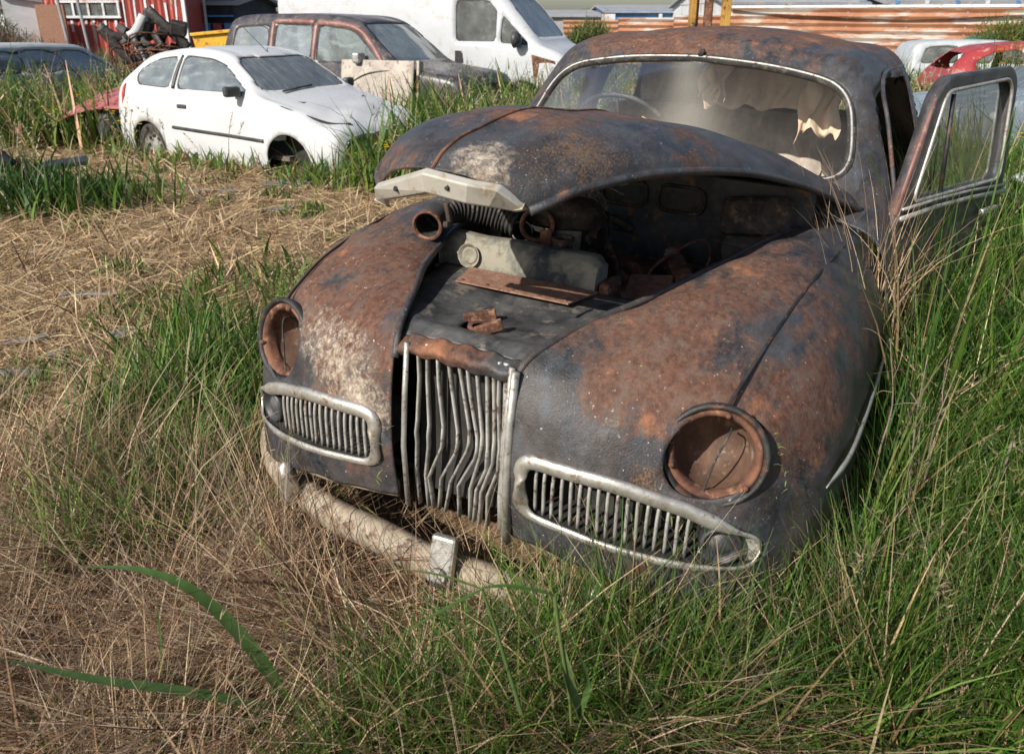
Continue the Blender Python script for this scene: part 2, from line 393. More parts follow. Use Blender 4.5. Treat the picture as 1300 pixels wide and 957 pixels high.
# --- front wings: control grid, columns from the bonnet gap outward, rows from the bottom front up and back
FG = [
 [(-.03,.158,.40),(-.005,.160,.54),(-.005,.163,.68),(-.02,.166,.79),(-.07,.185,.855),(-.25,.255,.900),(-.45,.325,.920),(-.85,.425,.945),(-1.25,.50,.955),(-1.62,.62,.955)],
 [(-.02,.27,.39),(.0,.27,.53),(.0,.27,.66),(-.03,.28,.77),(-.10,.30,.845),(-.27,.34,.905),(-.48,.40,.945),(-.86,.48,.975),(-1.25,.55,.975),(-1.62,.65,.965)],
 [(-.03,.42,.37),(-.01,.42,.50),(-.02,.42,.63),(-.06,.43,.75),(-.15,.44,.845),(-.31,.46,.91),(-.51,.50,.950),(-.87,.56,.980),(-1.25,.61,.975),(-1.62,.68,.96)],
 [(-.06,.58,.35),(-.06,.58,.48),(-.08,.58,.62),(-.115,.585,.74),(-.19,.585,.835),(-.35,.59,.895),(-.54,.60,.935),(-.88,.63,.965),(-1.25,.66,.955),(-1.62,.70,.94)],
 [(-.12,.70,.33),(-.13,.71,.46),(-.145,.71,.60),(-.18,.70,.72),(-.26,.69,.80),(-.40,.685,.86),(-.57,.69,.90),(-.88,.705,.925),(-1.25,.72,.915),(-1.62,.745,.90)],
 [(-.22,.775,.31),(-.23,.785,.43),(-.25,.785,.56),(-.29,.775,.67),(-.36,.77,.745),(-.47,.775,.79),(-.62,.78,.82),(-.90,.785,.84),(-1.25,.79,.835),(-1.62,.80,.83)],
 [(-.34,.82,.30),(-.35,.83,.40),(-.37,.835,.50),(-.41,.835,.58),(-.48,.84,.635),(-.57,.845,.665),(-.70,.85,.685),(-.94,.855,.70),(-1.25,.855,.70),(-1.62,.85,.70)],
 [(-.44,.84,.28),(-.45,.845,.34),(-.47,.85,.39),(-.51,.855,.43),(-.57,.86,.46),(-.65,.87,.48),(-.76,.875,.49),(-.96,.88,.49),(-1.25,.88,.49),(-1.62,.87,.49)],
 [(-.50,.83,.25),(-.51,.83,.27),(-.53,.835,.29),(-.56,.84,.30),(-.61,.85,.31),(-.68,.855,.31),(-.78,.86,.31),(-.97,.865,.30),(-1.25,.865,.28),(-1.62,.85,.26)],
]
NB = .065
for _c in FG:
    for _i, (x, y, z) in enumerate(_c):
        _c[_i] = (x-NB*min(1, max(0, (x+.62)/.35)), y, z)
def nb(x): return x-NB*min(1, max(0, (x+.62)/.35))
def wing_surf():
    G = np.array(FG, float).transpose(1, 0, 2)
    G = cr(G, 16); G = cr(G.transpose(1, 0, 2), 16); return Surf(G.transpose(1, 0, 2))
LAMP = (.612, .703)          # y, z of the headlamp centre
GRI = rpoly([(.205,.49),(.205,.640),(.42,.628),(.58,.585),(.74,.515),(.735,.445),(.60,.445),(.40,.470)], .045)
front = lambda v: v[:, 0] > -.42
def make_wing(sg):
    s = wing_surf()
    s.split(circle2(LAMP, .098, 44), (1, 2), front, .008)
    gl = s.split(GRI, (1, 2), front, .008)
    arch = [(-1.22,.1),(-1.20,.30),(-1.10,.42),(-.92,.46),(-.76,.42),(-.67,.30),(-.65,.1)]
    s.split(arch, (0, 2), lambda v: v[:, 1] > .82, .01)
    s.v[:, 2] += .004*np.sin(s.v[:, 0]*23+s.v[:, 1]*9)*np.cos(s.v[:, 1]*17+sg)+.003*np.sin(s.v[:, 1]*41+s.v[:, 0]*31*sg)
    if sg < 0:
        s.flipy()
        s.blobs('rust', [(-.12,-.35,.80,.22,1.0),(-.5,-.55,.93,.22,.7),(-.35,-.38,.90,.2,.8),(-.1,-.25,.60,.12,.4),(-.4,-.70,.80,.15,.7),(-.9,-.75,.8,.3,.6),(-.30,-.50,.93,.09,-1.0),(-1.2,-.55,.97,.35,-.5),(-.05,-.45,.64,.12,-.7)])
        s.blobs('pale', [(-.15,-.35,.78,.22,.42),(-.03,-.30,.73,.11,.62),(-.08,-.44,.78,.09,.55),(-.5,-.45,.93,.12,.3),(-.25,-.62,.84,.1,.4),(-.03,-.21,.62,.08,.5),(-.12,-.52,.81,.07,.5),(-.04,-.53,.60,.055,1.1),(-.02,-.185,.64,.05,.9),(-.02,-.28,.66,.06,.5)])
        s.blobs('lich', [(-.3,-.4,.9,.3,.2)])
    else:
        s.blobs('rust', [(-.35,.42,.93,.24,1.0),(-.12,.45,.84,.16,.9),(-.7,.55,.97,.25,.6),(-.45,.78,.80,.14,1.1),(-.35,.80,.65,.12,.8),(-.9,.8,.8,.3,.4),(-.02,.27,.70,.13,-1.3),(-.05,.50,.62,.12,-1.0),(-.45,.66,.90,.09,-.9),(-.3,.84,.45,.2,-.8),(-.65,.86,.6,.18,-.6)])
        s.blobs('pale', [(-.1,.42,.76,.12,.25),(-.02,.26,.79,.06,.5),(-.07,.40,.78,.06,.5),(-.05,.46,.69,.06,.45),(-.10,.33,.84,.08,.4),(-.36,.83,.45,.10,.45),(-.3,.80,.36,.1,.5)])
        s.blobs('lich', [(-.10,.50,.64,.06,1.2),(-.4,.35,.93,.2,.35),(-.3,.46,.92,.25,.3)])
    w = s.build('wing', M['body'], car, solid=.006)
    return w, gl
def wing_parts(sg):
    w, gl = make_wing(sg)
    Y = lambda y: y*sg
    # centre seam line of the wing crown (a raised black bead)
    ln = [(-.215,.617,.812),(-.265,.625,.838),(-.38,.640,.880),(-.48,.650,.904),(-.64,.662,.930),(-.85,.675,.9475),(-1.1,.685,.945),(-1.35,.70,.938)]
    tube_obj('wing_bead', [(x, Y(y), z-.004) for x, y, z in spline(ln, 6)], .0042, M['black'], w, 6)
    # headlamp: outer black hood ring, rusty inner ring, open bowl
    cy, cz = Y(LAMP[0]), LAMP[1]; ax = (1, .26*sg, .20); A = Vector(ax).normalized(); QA = A.to_track_quat('Z', 'Y')
    c = Vector((-.190, cy, cz))
    lamp = MB().disc_lathe([(.099,-.03),(.110,-.026),(.118,-.012),(.119,.0),(.115,.008),(.109,.008),(.104,.0),(.101,-.02),(.098,-.04)], c, ax, 48).build('headlamp_rim', M['black'], car, smooth=True)
    MB().disc_lathe([(.100,-.03),(.104,-.006),(.099,.002),(.092,.0),(.086,-.012),(.086,-.035)], c, ax, 48).build('retaining_ring', M['rust'], lamp, smooth=True)
    MB().disc_lathe([(.091,-.02),(.088,-.05),(.078,-.085),(.060,-.115),(.03,-.132),(.0005,-.136)], c, ax, 40).build('bowl', M['lampbowl'], lamp, smooth=True)
    for a in (80, 200, 320):
        q = QA @ (Vector((math.cos(R_(a)), math.sin(R_(a)), 0))*.096)
        MB().disc_lathe([(.0005,.008),(.005,.007),(.007,.0),(.007,-.01)], c+q+A*.006, ax, 10).build('screw', M['rust'], lamp, smooth=True)
    tube_obj('wire', spline([tuple(c+Vector(p)) for p in [(-.09,.01*sg,.03),(-.03,.02*sg,.05),(.0,.0,-.02),(.012,-.012*sg,-.09),(.02,-.01*sg,-.118)]], 6), .0028, M['rubber'], lamp, 6)
    MB().box(c+Vector((.022, -.015*sg, -.128)), (.03, .05, .026), (0, .2, 0)).build('rim_clip', M['rust'], lamp, bevel=.004)
    # side grille: chrome surround, slats, lower bar, side lamp
    gl.compact()
    if sg < 0: gl.flipy()
    L = smooth_loop(gl.loops()[0], 3)
    g = MB()
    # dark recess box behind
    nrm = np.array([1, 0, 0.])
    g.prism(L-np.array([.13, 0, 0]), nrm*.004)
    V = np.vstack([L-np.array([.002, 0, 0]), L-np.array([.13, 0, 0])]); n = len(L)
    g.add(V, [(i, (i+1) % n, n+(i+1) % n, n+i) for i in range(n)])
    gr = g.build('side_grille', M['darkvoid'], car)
    # surround swells along the top and the inner end, thins along the bottom
    rad = []
    zc = L[:, 2]; yy = np.abs(L[:, 1])
    for y, z in zip(yy, zc):
        top = z > .545-.35*(y-.45) if y > .3 else z > .56
        rad.append(.0205 if (top or y < .22) and y < .67 else (.011 if y < .64 else .006))
    rad = np.convolve(np.concatenate([rad[-4:], rad, rad[:4]]), np.ones(9)/9, 'valid')
    MB().tube(L+np.array([.004, 0, 0]), rad*.92, 10, closed=True, flat=.62, upv=(0, .0, 1)).build('surround', M['chrome'], gr, smooth=True)
    bars = MB()
    ys = np.linspace(.235, .585, 17)
    fx = lambda y: np.interp(y, [.15,.27,.42,.58,.70,.78], [-.005,0,-.013,-.062,-.13,-.22])-NB
    for i, y in enumerate(ys):
        zt = np.interp(y, [.2,.42,.58,.74], [.632,.62,.578,.51]); zb = np.interp(y, [.2,.40,.60,.74], [.492,.472,.450,.448])
        x = fx(y)-.022; j = rng.normal(0, .0014)
        pts = [(x-.008, Y(y+j), zt), (x+.003, Y(y), zt*.66+zb*.34), (x-.002, Y(y-j), zb)]
        bars.tube(spline(pts, 5), .0058, 7, flat=.75)
    bars.build('grille_slats', M['bar'], gr, smooth=True)
    fy, fz = .655, .490
    fxx = fx(fy)-.018
    fl = MB().disc_lathe([(.006,.0),(.028,.002),(.036,.0),(.040,.012),(.046,.014),(.049,.004),(.049,-.03)], (fxx, Y(fy), fz), (1, .35*sg, 0), 30).build('side_lamp', M['plastic'], gr, smooth=True)
    MB().disc_lathe([(.0005,.012),(.015,.010),(.026,.002)], (fxx, Y(fy), fz), (1, .35*sg, 0), 20).build('lens', M['panel'], fl, smooth=True)
    # plate the lamp sits on
    MB().add([(fxx-.008, Y(.605), .44), (fxx-.015, Y(.605), .575), (fxx-.05, Y(.735), .53), (fxx-.045, Y(.735), .44)], [(0, 1, 2, 3)]).build('lamp_plate', M['bar'], gr, solid=.003)
    if sg > 0:
        st = spline([(-.40,.838,.585),(-.55,.868,.605),(-.8,.880,.615),(-1.1,.884,.615),(-1.5,.884,.605)], 8)
        tube_obj('wing_trim_strip', [tuple(p) for p in st], np.interp(np.arange(len(st)), [0, 5, len(st)], [.003, .011, .011]), M['alloy'], w, 8, flat=.5, upv=(0, 0, 1))
    # inner wall of the engine bay
    a = np.array(cr(np.array(FG[0][4:], float), 4)); ib = MB(); V = []; F = []
    for i, p in enumerate(a):
        V += [(p[0]-.002, Y(p[1]+.004), p[2]-.004), (p[0]-.01, Y(p[1]+.03), p[2]-.05), (p[0]-.02, Y(min(p[1]+.08, .62)), p[2]-.18), (p[0]-.02, Y(min(p[1]+.10, .62)), .34)]
    for i in range(len(a)-1):
        for k in range(3): F.append((i*4+k, i*4+k+1, i*4+5+k, i*4+4+k))
    ib.add(V, F).build('inner_wing', M['panel'], car, smooth='auto', solid=.004)
    e = np.array(cr(np.array(FG[0][3:], float), 5))
    tube_obj('wing_flange', [(x-.003, Y(y-.004), z+.001) for x, y, z in e], .0095, M['body'], w, 8)
M['lampbowl'] = grimy('rusty_lamp_bowl', (.075, .04, .026), (.15, .085, .055), (.24, .18, .13), 10, .75, .1)
wing_parts(-1); wing_parts(1)

# --- bonnet, raised
BX = [.0, -.05, -.16, -.40, -.80, -1.20, -1.52, -1.64]
BC = [1.275, 1.310, 1.343, 1.362, 1.335, 1.275, 1.205, 1.165]     # crown height
BE = [(-.078,.185,1.205), (-.11,.218,1.222), (-.20,.258,1.243), (-.46,.345,1.250), (-.88,.455,1.205), (-1.25,.56,1.125), (-1.50,.66,1.045), (-1.60,.71,1.010)]
rows = []
for i in range(8):
    x, c, (ex, ey, ez) = BX[i], BC[i], BE[i]; r = []
    for t in (-1, -.86, -.62, -.33, 0, .33, .62, .86, 1):
        a = abs(t); prof = (1-a**2.6)
        r.append((x+(ex-x)*a**2, ey*math.copysign(1-(1-a)**1.25, t)*1.0, ez+(c-ez)*prof))
    rows.append(r)
G = cr(np.array(rows), 16); G = cr(G.transpose(1, 0, 2), 16).transpose(1, 0, 2)
b = Surf(G)
b.v[:, 2] += .005*np.sin(b.v[:, 0]*13+1)*np.cos(b.v[:, 1]*14)
b.blobs('rust', [(-.6,.25,1.3,.25,.25),(-.9,.2,1.3,.3,.3),(-.35,.05,1.36,.16,.6),(-.75,.0,1.33,.25,.5),(-.1,-.2,1.26,.2,.3),(-1.3,-.1,1.25,.3,.25),(-.3,.3,1.26,.15,-.6),(-1.1,.35,1.2,.3,-.8),(-.5,-.35,1.25,.2,-.3),(-.15,.1,1.3,.12,-.3)])
b.blobs('pale', [(-.055,.065,1.285,.07,1.0),(-.04,.12,1.255,.05,.6),(-.12,.10,1.31,.05,.4),(-1.2,.3,1.22,.12,.25)])
b.blobs('lich', [(-.28,.20,1.33,.14,.95),(-.20,.24,1.28,.10,.7),(-.5,.28,1.31,.2,.5),(-.1,.16,1.27,.06,.7)])
bonnet = b.build('bonnet', M['body'], car, solid=.006)
edge = [tuple(p) for p in cr(np.array(BE), 6)]
for sg in (-1, 1):
    tube_obj('rolled_edge', [(x, y*sg, z-.001) for x, y, z in edge], .011, M['body'], bonnet, 8)
gx = cr(np.array([(BX[i], 0, BC[i]) for i in range(8)]), 6)
tube_obj('centre_groove', [(x+.0, -.004, z+.0005+.005*math.sin(x*13+1)) for x, y, z in gx], .0048, M['rust'], bonnet, 6)
# bright nose piece under the leading edge: a faceted band following the V
C0 = [(-.115,-.215,1.170),(-.070,-.186,1.208),(.004,-.010,1.272),(-.014,.085,1.258),(-.040,.140,1.250),(-.078,.178,1.212)]
C0 = np.array(C0)
inn = C0+np.array([(.014,.020,-.012),(.014,.020,-.024),(.014,0,-.040),(.014,-.008,-.040),(.014,-.024,-.038),(.012,-.026,-.010)])
nm = MB(); V = []; F = []
for i in range(6):
    o = C0[i]; q = inn[i]; V += [tuple(o+np.array([.006,0,.010])), tuple(o+np.array([.024,0,0])), tuple(q), tuple(q+np.array([-.02,0,-.006])), tuple(o+np.array([-.012,0,-.006]))]
for i in range(5):
    for k in range(5): F.append((i*5+k, i*5+(k+1) % 5, (i+1)*5+(k+1) % 5, (i+1)*5+k))
F += [(0, 1, 2, 3, 4), (29, 28, 27, 26, 25)]
nm.add(V, F).build('nose_trim', M['nose'], bonnet, bevel=.003)
for p in ((-.014,-.105,1.222), (.014, .040, 1.248)): MB().disc_lathe([(.0005,.002),(.006,.002),(.006,-.004)], p, (1, -.3, .3), 12).build('bolt_hole', M['black'], bonnet)
MB().box((-.01, .03, 1.19), (.012, .010, .045), (.1, .2, 0)).box((-.005, .032, 1.168), (.022, .012, .012)).build('bonnet_catch', M['engine'], bonnet, bevel=.003)

# --- body shell behind the bonnet (cowl, screen frame, roof, tail)
ST = [ # x, (w,z) sill, mid, belt, rail, top
 (-1.50,(.80,.28),(.86,.58),(.80,.90),(.62,.985),1.045),
 (-1.64,(.80,.26),(.865,.58),(.81,.93),(.665,1.05),1.10),
 (-1.80,(.80,.26),(.865,.58),(.82,.96),(.640,1.22),1.285),
 (-1.97,(.80,.26),(.865,.58),(.82,.98),(.612,1.395),1.475),
 (-2.12,(.80,.26),(.865,.58),(.825,.99),(.625,1.435),1.535),
 (-2.50,(.80,.26),(.87,.58),(.835,1.0),(.655,1.455),1.560),
 (-2.95,(.80,.26),(.87,.58),(.835,1.0),(.655,1.45),1.560),
 (-3.35,(.80,.28),(.87,.58),(.83,1.0),(.62,1.41),1.520),
 (-3.70,(.80,.30),(.865,.58),(.815,.99),(.56,1.26),1.390),
 (-3.98,(.78,.32),(.85,.58),(.80,.96),(.54,1.08),1.14),
 (-4.30,(.76,.34),(.82,.56),(.75,.88),(.55,.97),1.00),
 (-4.62,(.72,.36),(.76,.54),(.68,.72),(.50,.80),.83),
 (-4.78,(.64,.38),(.68,.50),(.60,.60),(.44,.66),.68)]
def shell_grid(ST, kx=9, ky=9):
    rows = []
    for x, a, bb, c, d, t in ST:
        h = [a, bb, c, d, (d[0]*.62, d[1]+(t-d[1])*.66), (d[0]*.30, d[1]+(t-d[1])*.93), (0, t)]
        rows.append([(x, w, z) for w, z in h]+[(x, -w, z) for w, z in h[:-1][::-1]])
    G = cr(np.array(rows, float), kx); return cr(G.transpose(1, 0, 2), ky).transpose(1, 0, 2)
sh = Surf(shell_grid(ST, 14, 12))
WS = rpoly([(-.655,1.085),(-.575,1.385),(-.30,1.435),(0,1.452),(.30,1.435),(.575,1.385),(.655,1.085),(.3,1.07),(-.3,1.07)], .11, 7)
scr = sh.split(WS, (1, 2), lambda v: (v[:, 0] > -2.06) & (v[:, 2] > 1.0), .010)
RW = rpoly([(-.44,1.13),(-.38,1.33),(.38,1.33),(.44,1.13)], .10, 6)
rear = sh.split(RW, (1, 2), lambda v: (v[:, 0] < -3.4) & (v[:, 2] > 1.08), .010)
LS = lambda v: (v[:, 1] > .45)
RS = lambda v: (v[:, 1] < -.45)
door_hole = rpoly([(-1.74,.30),(-1.76,.98),(-1.98,1.355),(-2.2,1.41),(-2.66,1.405),(-2.74,.98),(-2.74,.30)], .05)
sh.split(door_hole, (0, 2), LS, .012)
rear_side = rpoly([(-2.88,1.03),(-2.88,1.385),(-3.25,1.365),(-3.48,1.03)], .07)
rsg = sh.split(rear_side, (0, 2), LS, .012)
fr_side = rpoly([(-1.88,1.03),(-2.05,1.345),(-2.72,1.385),(-2.74,1.03)], .06)
fsg = sh.split(fr_side, (0, 2), RS, .012); rsr = sh.split(rear_side, (0, 2), RS, .012)
for s_ in (-1, 1): sh.split([(-4.35,.05),(-4.30,.36),(-4.1,.52),(-3.88,.52),(-3.70,.36),(-3.66,.05)], (0, 2), (lambda v: v[:, 1]*s_ > .6), .012)
sh.blobs('rust', [(-2.3,.0,1.55,.45,.75),(-2.2,-.45,1.5,.3,.7),(-2.7,.45,1.5,.35,.5),(-2.3,.4,1.5,.22,.2),(-1.8,.70,1.15,.2,-1.2),(-2.0,.66,1.3,.14,-.5),(-1.65,.75,1.0,.2,-1),(-3.2,.7,1.3,.3,-.3)])
sh.blobs('pale', [(-2.0,.68,1.33,.06,.35),(-1.75,.76,1.05,.1,.3)])
sh.blobs('lich', [(-2.5,0,1.5,.5,.05)])
body = sh.build('body_shell', M['roof'], car, solid=.008)
def screen(surf, name, mat, trim=.0, r=.010, dust=()):
    surf.compact(); L = smooth_loop(surf.loops()[0], 2); surf.offset(-.010) if False else None
    surf.v[:, 0] += 0
    surf.blobs('dust', list(dust)); o = surf.build(name, mat, car)
    if trim: tube_obj(name+'_trim', L, r, M['alloy'], o, 8, closed=True)
    return o, smooth_loop(L, 3)
ws, L = screen(scr, 'windscreen', M['wscreen'], 0, dust=[(-1.85,.02,1.22,.10,.75),(-1.9,-.02,1.33,.07,.6),(-1.95,-.05,1.42,.06,.5),(-1.7,.02,1.10,.16,.7),(-1.75,-.45,1.14,.16,.35)])
tube_obj('windscreen_trim', L+np.array([.016, 0, .008]), .0048, M['bar'], ws, 8, closed=True)
tube_obj('rubber_seal', L+np.array([.004, 0, 0]), .016, M['rubber'], ws, 8, closed=True)
MB().box((-1.935, 0, 1.468), (.03, .022, .022), (0, .6, 0)).build('trim_clip', M['rubber'], ws, bevel=.003)
screen(rear, 'rear_window', M['wscreen']); screen(rsg, 'quarter_window', M['dglass']); screen(fsg, 'side_window', M['wscreen']); screen(rsr, 'quarter_window', M['wscreen'])
# cabin gutter over the doors
gut = spline([(-1.72,.80,1.03),(-1.90,.715,1.27),(-2.02,.665,1.38),(-2.25,.648,1.435),(-2.7,.668,1.44),(-3.1,.655,1.425),(-3.45,.61,1.33)], 6)
tube_obj('gutter', [(x, y+.006, z) for x, y, z in gut], .008, M['body'], body, 6)
# --- cabin inside
MB().box((-2.75, 0, .30), (2.1, 1.5, .03)).build('floor', M['inside'], car)
def pleated(x0, z0, w, h, n, lean, name, parent, mat, d=.12):
    mb = MB(); m = n*8; V = []; F = []
    us = np.linspace(-1, 1, m+1); vsn = np.linspace(0, 1, 9)
    for v in vsn:
        for u in us:
            puff = .016*abs(math.sin((u+1)/2*n*math.pi))+.05*math.sin(v*math.pi)**.5*(1-abs(u)**6)
            V.append((x0-lean*v*h+puff, u*w/2*(1-.08*v**4), z0+h*v-.03*abs(u)**4*v))
    for i in range(8):
        for j in range(m): F.append((i*(m+1)+j, i*(m+1)+j+1, (i+1)*(m+1)+j+1, (i+1)*(m+1)+j))
    k = len(V); V += [(x-d-.0, y, z) for x, y, z in V]
    F += [tuple(k+q for q in f[::-1]) for f in F]
    top = 8*(m+1); F += [(top+j, k+top+j, k+top+j+1, top+j+1) for j in range(m)]
    F += [(i*(m+1), k+i*(m+1), k+(i+1)*(m+1), (i+1)*(m+1)) for i in range(8)]+[(i*(m+1)+m, (i+1)*(m+1)+m, k+(i+1)*(m+1)+m, k+i*(m+1)+m) for i in range(8)]
    return mb.add(V, F).build(name, mat, parent, smooth=True)
fs_ = pleated(-2.42, .58, 1.32, .64, 13, .25, 'front_seat', car, M['seat'])
MB().box((-2.15, 0, .50), (.55, 1.30, .16)).build('seat_cushion', M['seat'], fs_, bevel=.05)
rs_ = pleated(-3.28, .55, 1.25, .52, 11, .28, 'rear_seat', car, M['seat'])
MB().box((-3.05, 0, .50), (.5, 1.25, .16)).build('seat_cushion', M['seat'], rs_, bevel=.05)
MB().box((-3.62, 0, 1.055), (.45, 1.15, .03)).build('parcel_shelf', M['liner'], car, bevel=.01)
def rag(pts_top, drop, name, seed, parent, mat):
    """a torn sheet hanging from a line of points"""
    r = np.random.default_rng(seed); T = spline(pts_top, 8); n = len(T); m = 12; V = []; F = []
    ph = r.uniform(0, 6, 4); dr = drop*(.6+.4*np.interp(np.arange(n), np.linspace(0, n, 9), r.uniform(.2, 1.3, 9)))
    for i in range(n):
        for k in range(m):
            t = k/(m-1); w = .035*t*math.sin(i*.8+ph[0])+.02*math.sin(i*1.9+ph[1]+t*3)*t
            V.append((T[i][0]+w+.07*t*t, T[i][1]+.015*math.sin(t*7+ph[2]+i*.4), T[i][2]-dr[i]*t+.01*math.sin(i*1.1)))
    for i in range(n-1):
        for k in range(m-1): F.append((i*m+k, i*m+k+1, (i+1)*m+k+1, (i+1)*m+k))
    return MB().add(V, F).build(name, mat, parent, smooth=True, solid=.002)
rag([(-2.32,-.02,1.415),(-2.34,.12,1.425),(-2.34,.30,1.425),(-2.30,.49,1.405)], .20, 'torn_headlining', 3, car, M['liner'])
rag([(-2.26,.36,1.41),(-2.24,.43,1.40),(-2.26,.52,1.38)], .26, 'torn_headlining', 8, car, M['liner'])
rag([(-2.25,-.06,1.43),(-2.24,-.01,1.43),(-2.25,.05,1.43)], .17, 'torn_headlining', 12, car, M['liner'])
rag([(-2.9,-.55,1.38),(-2.85,-.42,1.42),(-2.95,-.30,1.44)], .35, 'torn_headlining', 15, car, M['seat'])
rag([(-2.2,-.60,1.36),(-2.3,-.61,1.37),(-2.4,-.61,1.38)], .40, 'torn_headlining', 18, car, M['seat'])
# wooden dashboard and wheel
MB().box((-1.80, 0, .98), (.10, 1.36, .15), (0, -.25, 0)).build('dashboard', M['inside'], car, bevel=.03)
sw = MB(); c = Vector((-1.96, -.30, 1.13)); q = Vector((-.80, 0, .60)).to_track_quat('Z', 'Y')
ring = [tuple(c+q @ Vector((.205*math.cos(a), .205*math.sin(a), 0))) for a in np.linspace(0, 2*math.pi, 48, endpoint=False)]
sw.tube(ring, .0105, 8, closed=True)
for a in (90, 210, 330):
    sw.tube([tuple(c+q @ Vector((0, 0, -.03))), tuple(c+q @ Vector((.2*math.cos(R_(a)), .2*math.sin(R_(a)), 0)))], .006, 6)
sw.disc_lathe([(.0005,.01),(.03,.006),(.04,-.02),(.04,-.04)], c, (-.8, 0, .6), 20)
st = sw.build('steering_wheel', M['panel'], car, smooth=True)
tube_obj('steering_column', [tuple(c+q @ Vector((0, 0, -.02))), (-1.72, -.30, .93)], .016, M['black'], st)

# --- left front door, ajar
D = np.array([-1.67, .80, 0]); th = R_(20.5)
du = np.array([-math.cos(th), math.sin(th), 0]); dn = np.array([math.sin(th), math.cos(th), 0])
def dp(u, z, o=0):         # a point of the open door: u back from the hinge, z up, o outward; leans in above the waist
    lean = -.10*max(0, z-1.0)**1.15*1.1; bulge = .02*math.sin(max(0, min(1, (z-.3)/.7))*math.pi)
    return tuple(D+du*u+dn*(o+lean+bulge)+np.array([0, 0, z]))
outer = rpoly([(.0,.32),(.0,.985),(.10,1.16),(.215,1.385),(.31,1.445),(.90,1.475),(.975,1.42),(.98,.98),(.95,.32)], .05, 6)
inner = rpoly([(.105,1.030),(.285,1.395),(.87,1.430),(.918,1.39),(.922,1.040)], .05, 6)
def door_panel():
    # grid in (u,z), window cut out
    us = np.linspace(-.02, 1.0, 110); zs = np.linspace(.30, 1.49, 120)
    G = np.array([[(u, z, 0) for z in zs] for u in us]); s = Surf(G)
    keep = s.split(outer, (0, 1), None, .006)       # the part inside the outline
    win = keep.split(inner, (0, 1), None, .006)
    for q in (keep, win):
        q.compact()
    f = win.loops()[0]
    def warp(q): q.v = np.array([dp(u, z) for u, z, _ in q.v])
    wl_ = [dp(u, z, .024) for u, z in inner]
    ol = [dp(u, z, -.006) for u, z, _ in smooth_loop(keep.loops()[0] if len(keep.loops()[0]) > len(f) else keep.loops()[1], 1)]
    warp(keep); warp(win); return keep, win, wl_, ol
dk, dw, wl_, ol = door_panel()
dk.blobs('rust', [(-1.95,.95,1.2,.2,-.3),(-2.2,1.0,.9,.3,-.8),(-2.3,1.0,1.4,.3,-1.0)]).blobs('pale', [(-2.4,1.0,1.44,.1,.3)]).blobs('lich', [])
door = dk.build('front_door', M['body'], car)
md = door.modifiers.new('s', 'SOLIDIFY'); md.thickness = .045; md.offset = 0
g_ = dw.blobs('dust', []).build('door_glass', M['dglass'], door)
tube_obj('window_trim', wl_, .007, M['alloy'], door, 8, closed=True)
tube_obj('window_trim', [dp(u, 1.30 if False else z, .02) for u, z in [(.345,1.045),(.348,1.2),(.352,1.385)]], .009, M['black'], door, 6)
tube_obj('waist_strip', [dp(u, z, .034) for u, z in [(.0,.985),(.3,.995),(.6,.995),(.98,.985)]], .010, M['alloy'], door, 8, flat=.7)
tube_obj('waist_strip', [dp(u, z, .030) for u, z in [(.02,1.015),(.3,1.022),(.6,1.022),(.97,1.012)]], .006, M['alloy'], door, 8)
tube_obj('front_edge_rail', [dp(u, z, .012) for u, z in [(.012,.99),(.10,1.16),(.225,1.365)]], .020, M['maroon'], door, 8, flat=.5)
MB().box(dp(.80, .93, .045), (.16, .02, .022), (0, 0, -th)).build('door_handle', M['alloy'], door, bevel=.006)
MB().box((-1.78, .80, .62), (.05, .05, .3)).build('hinge_pillar', M['rust'], car, bevel=.006)
# --- engine bay
def grid_sheet(P, mat, name, parent, k=6, solid=.004):
    G = cr(np.array(P, float), k); G = cr(G.transpose(1, 0, 2), k).transpose(1, 0, 2)
    return Surf(G)
fw = MB().box((-1.43, 0, .78), (.02, 1.16, .62), (0, .06, 0)).build('firewall', M['firewall'], car)
for y in (-.075, .135):
    pl = [( -1.405, y+a, 1.0+b_) for a, b_ in rpoly([(-.085,-.045),(-.085,.045),(.085,.045),(.085,-.045)], .04, 6)]
    MB().prism(pl, (-.004, 0, 0)).build('vent_plate', M['black'], fw)
    tube_obj('vent_rim', [(x+.004, y_, z) for x, y_, z in pl], .007, M['engine'], fw, 6, closed=True)
MB().box((-1.30, .08, .735), (.20, .5, .05), (0, .25, .05)).build('bulkhead_shelf', M['rust'], car, bevel=.01)
MB().box((-1.25, .12, .77), (.07, .26, .05), (.1, .1, .1)).build('wiper_box', M['firewall'], car, bevel=.01)
MB().disc_lathe([(.0005,.05),(.085,.05),(.10,.035),(.105,-.02),(.12,-.03),(.12,-.04)], (-1.36, .40, .87), (1, .1, .2), 32).build('heater_drum', M['black'], car, smooth='auto')
MB().box((-1.30, .42, 1.00), (.05, .22, .13), (.1, -.4, .1)).build('heater_box', M['engine'], car, bevel=.02)
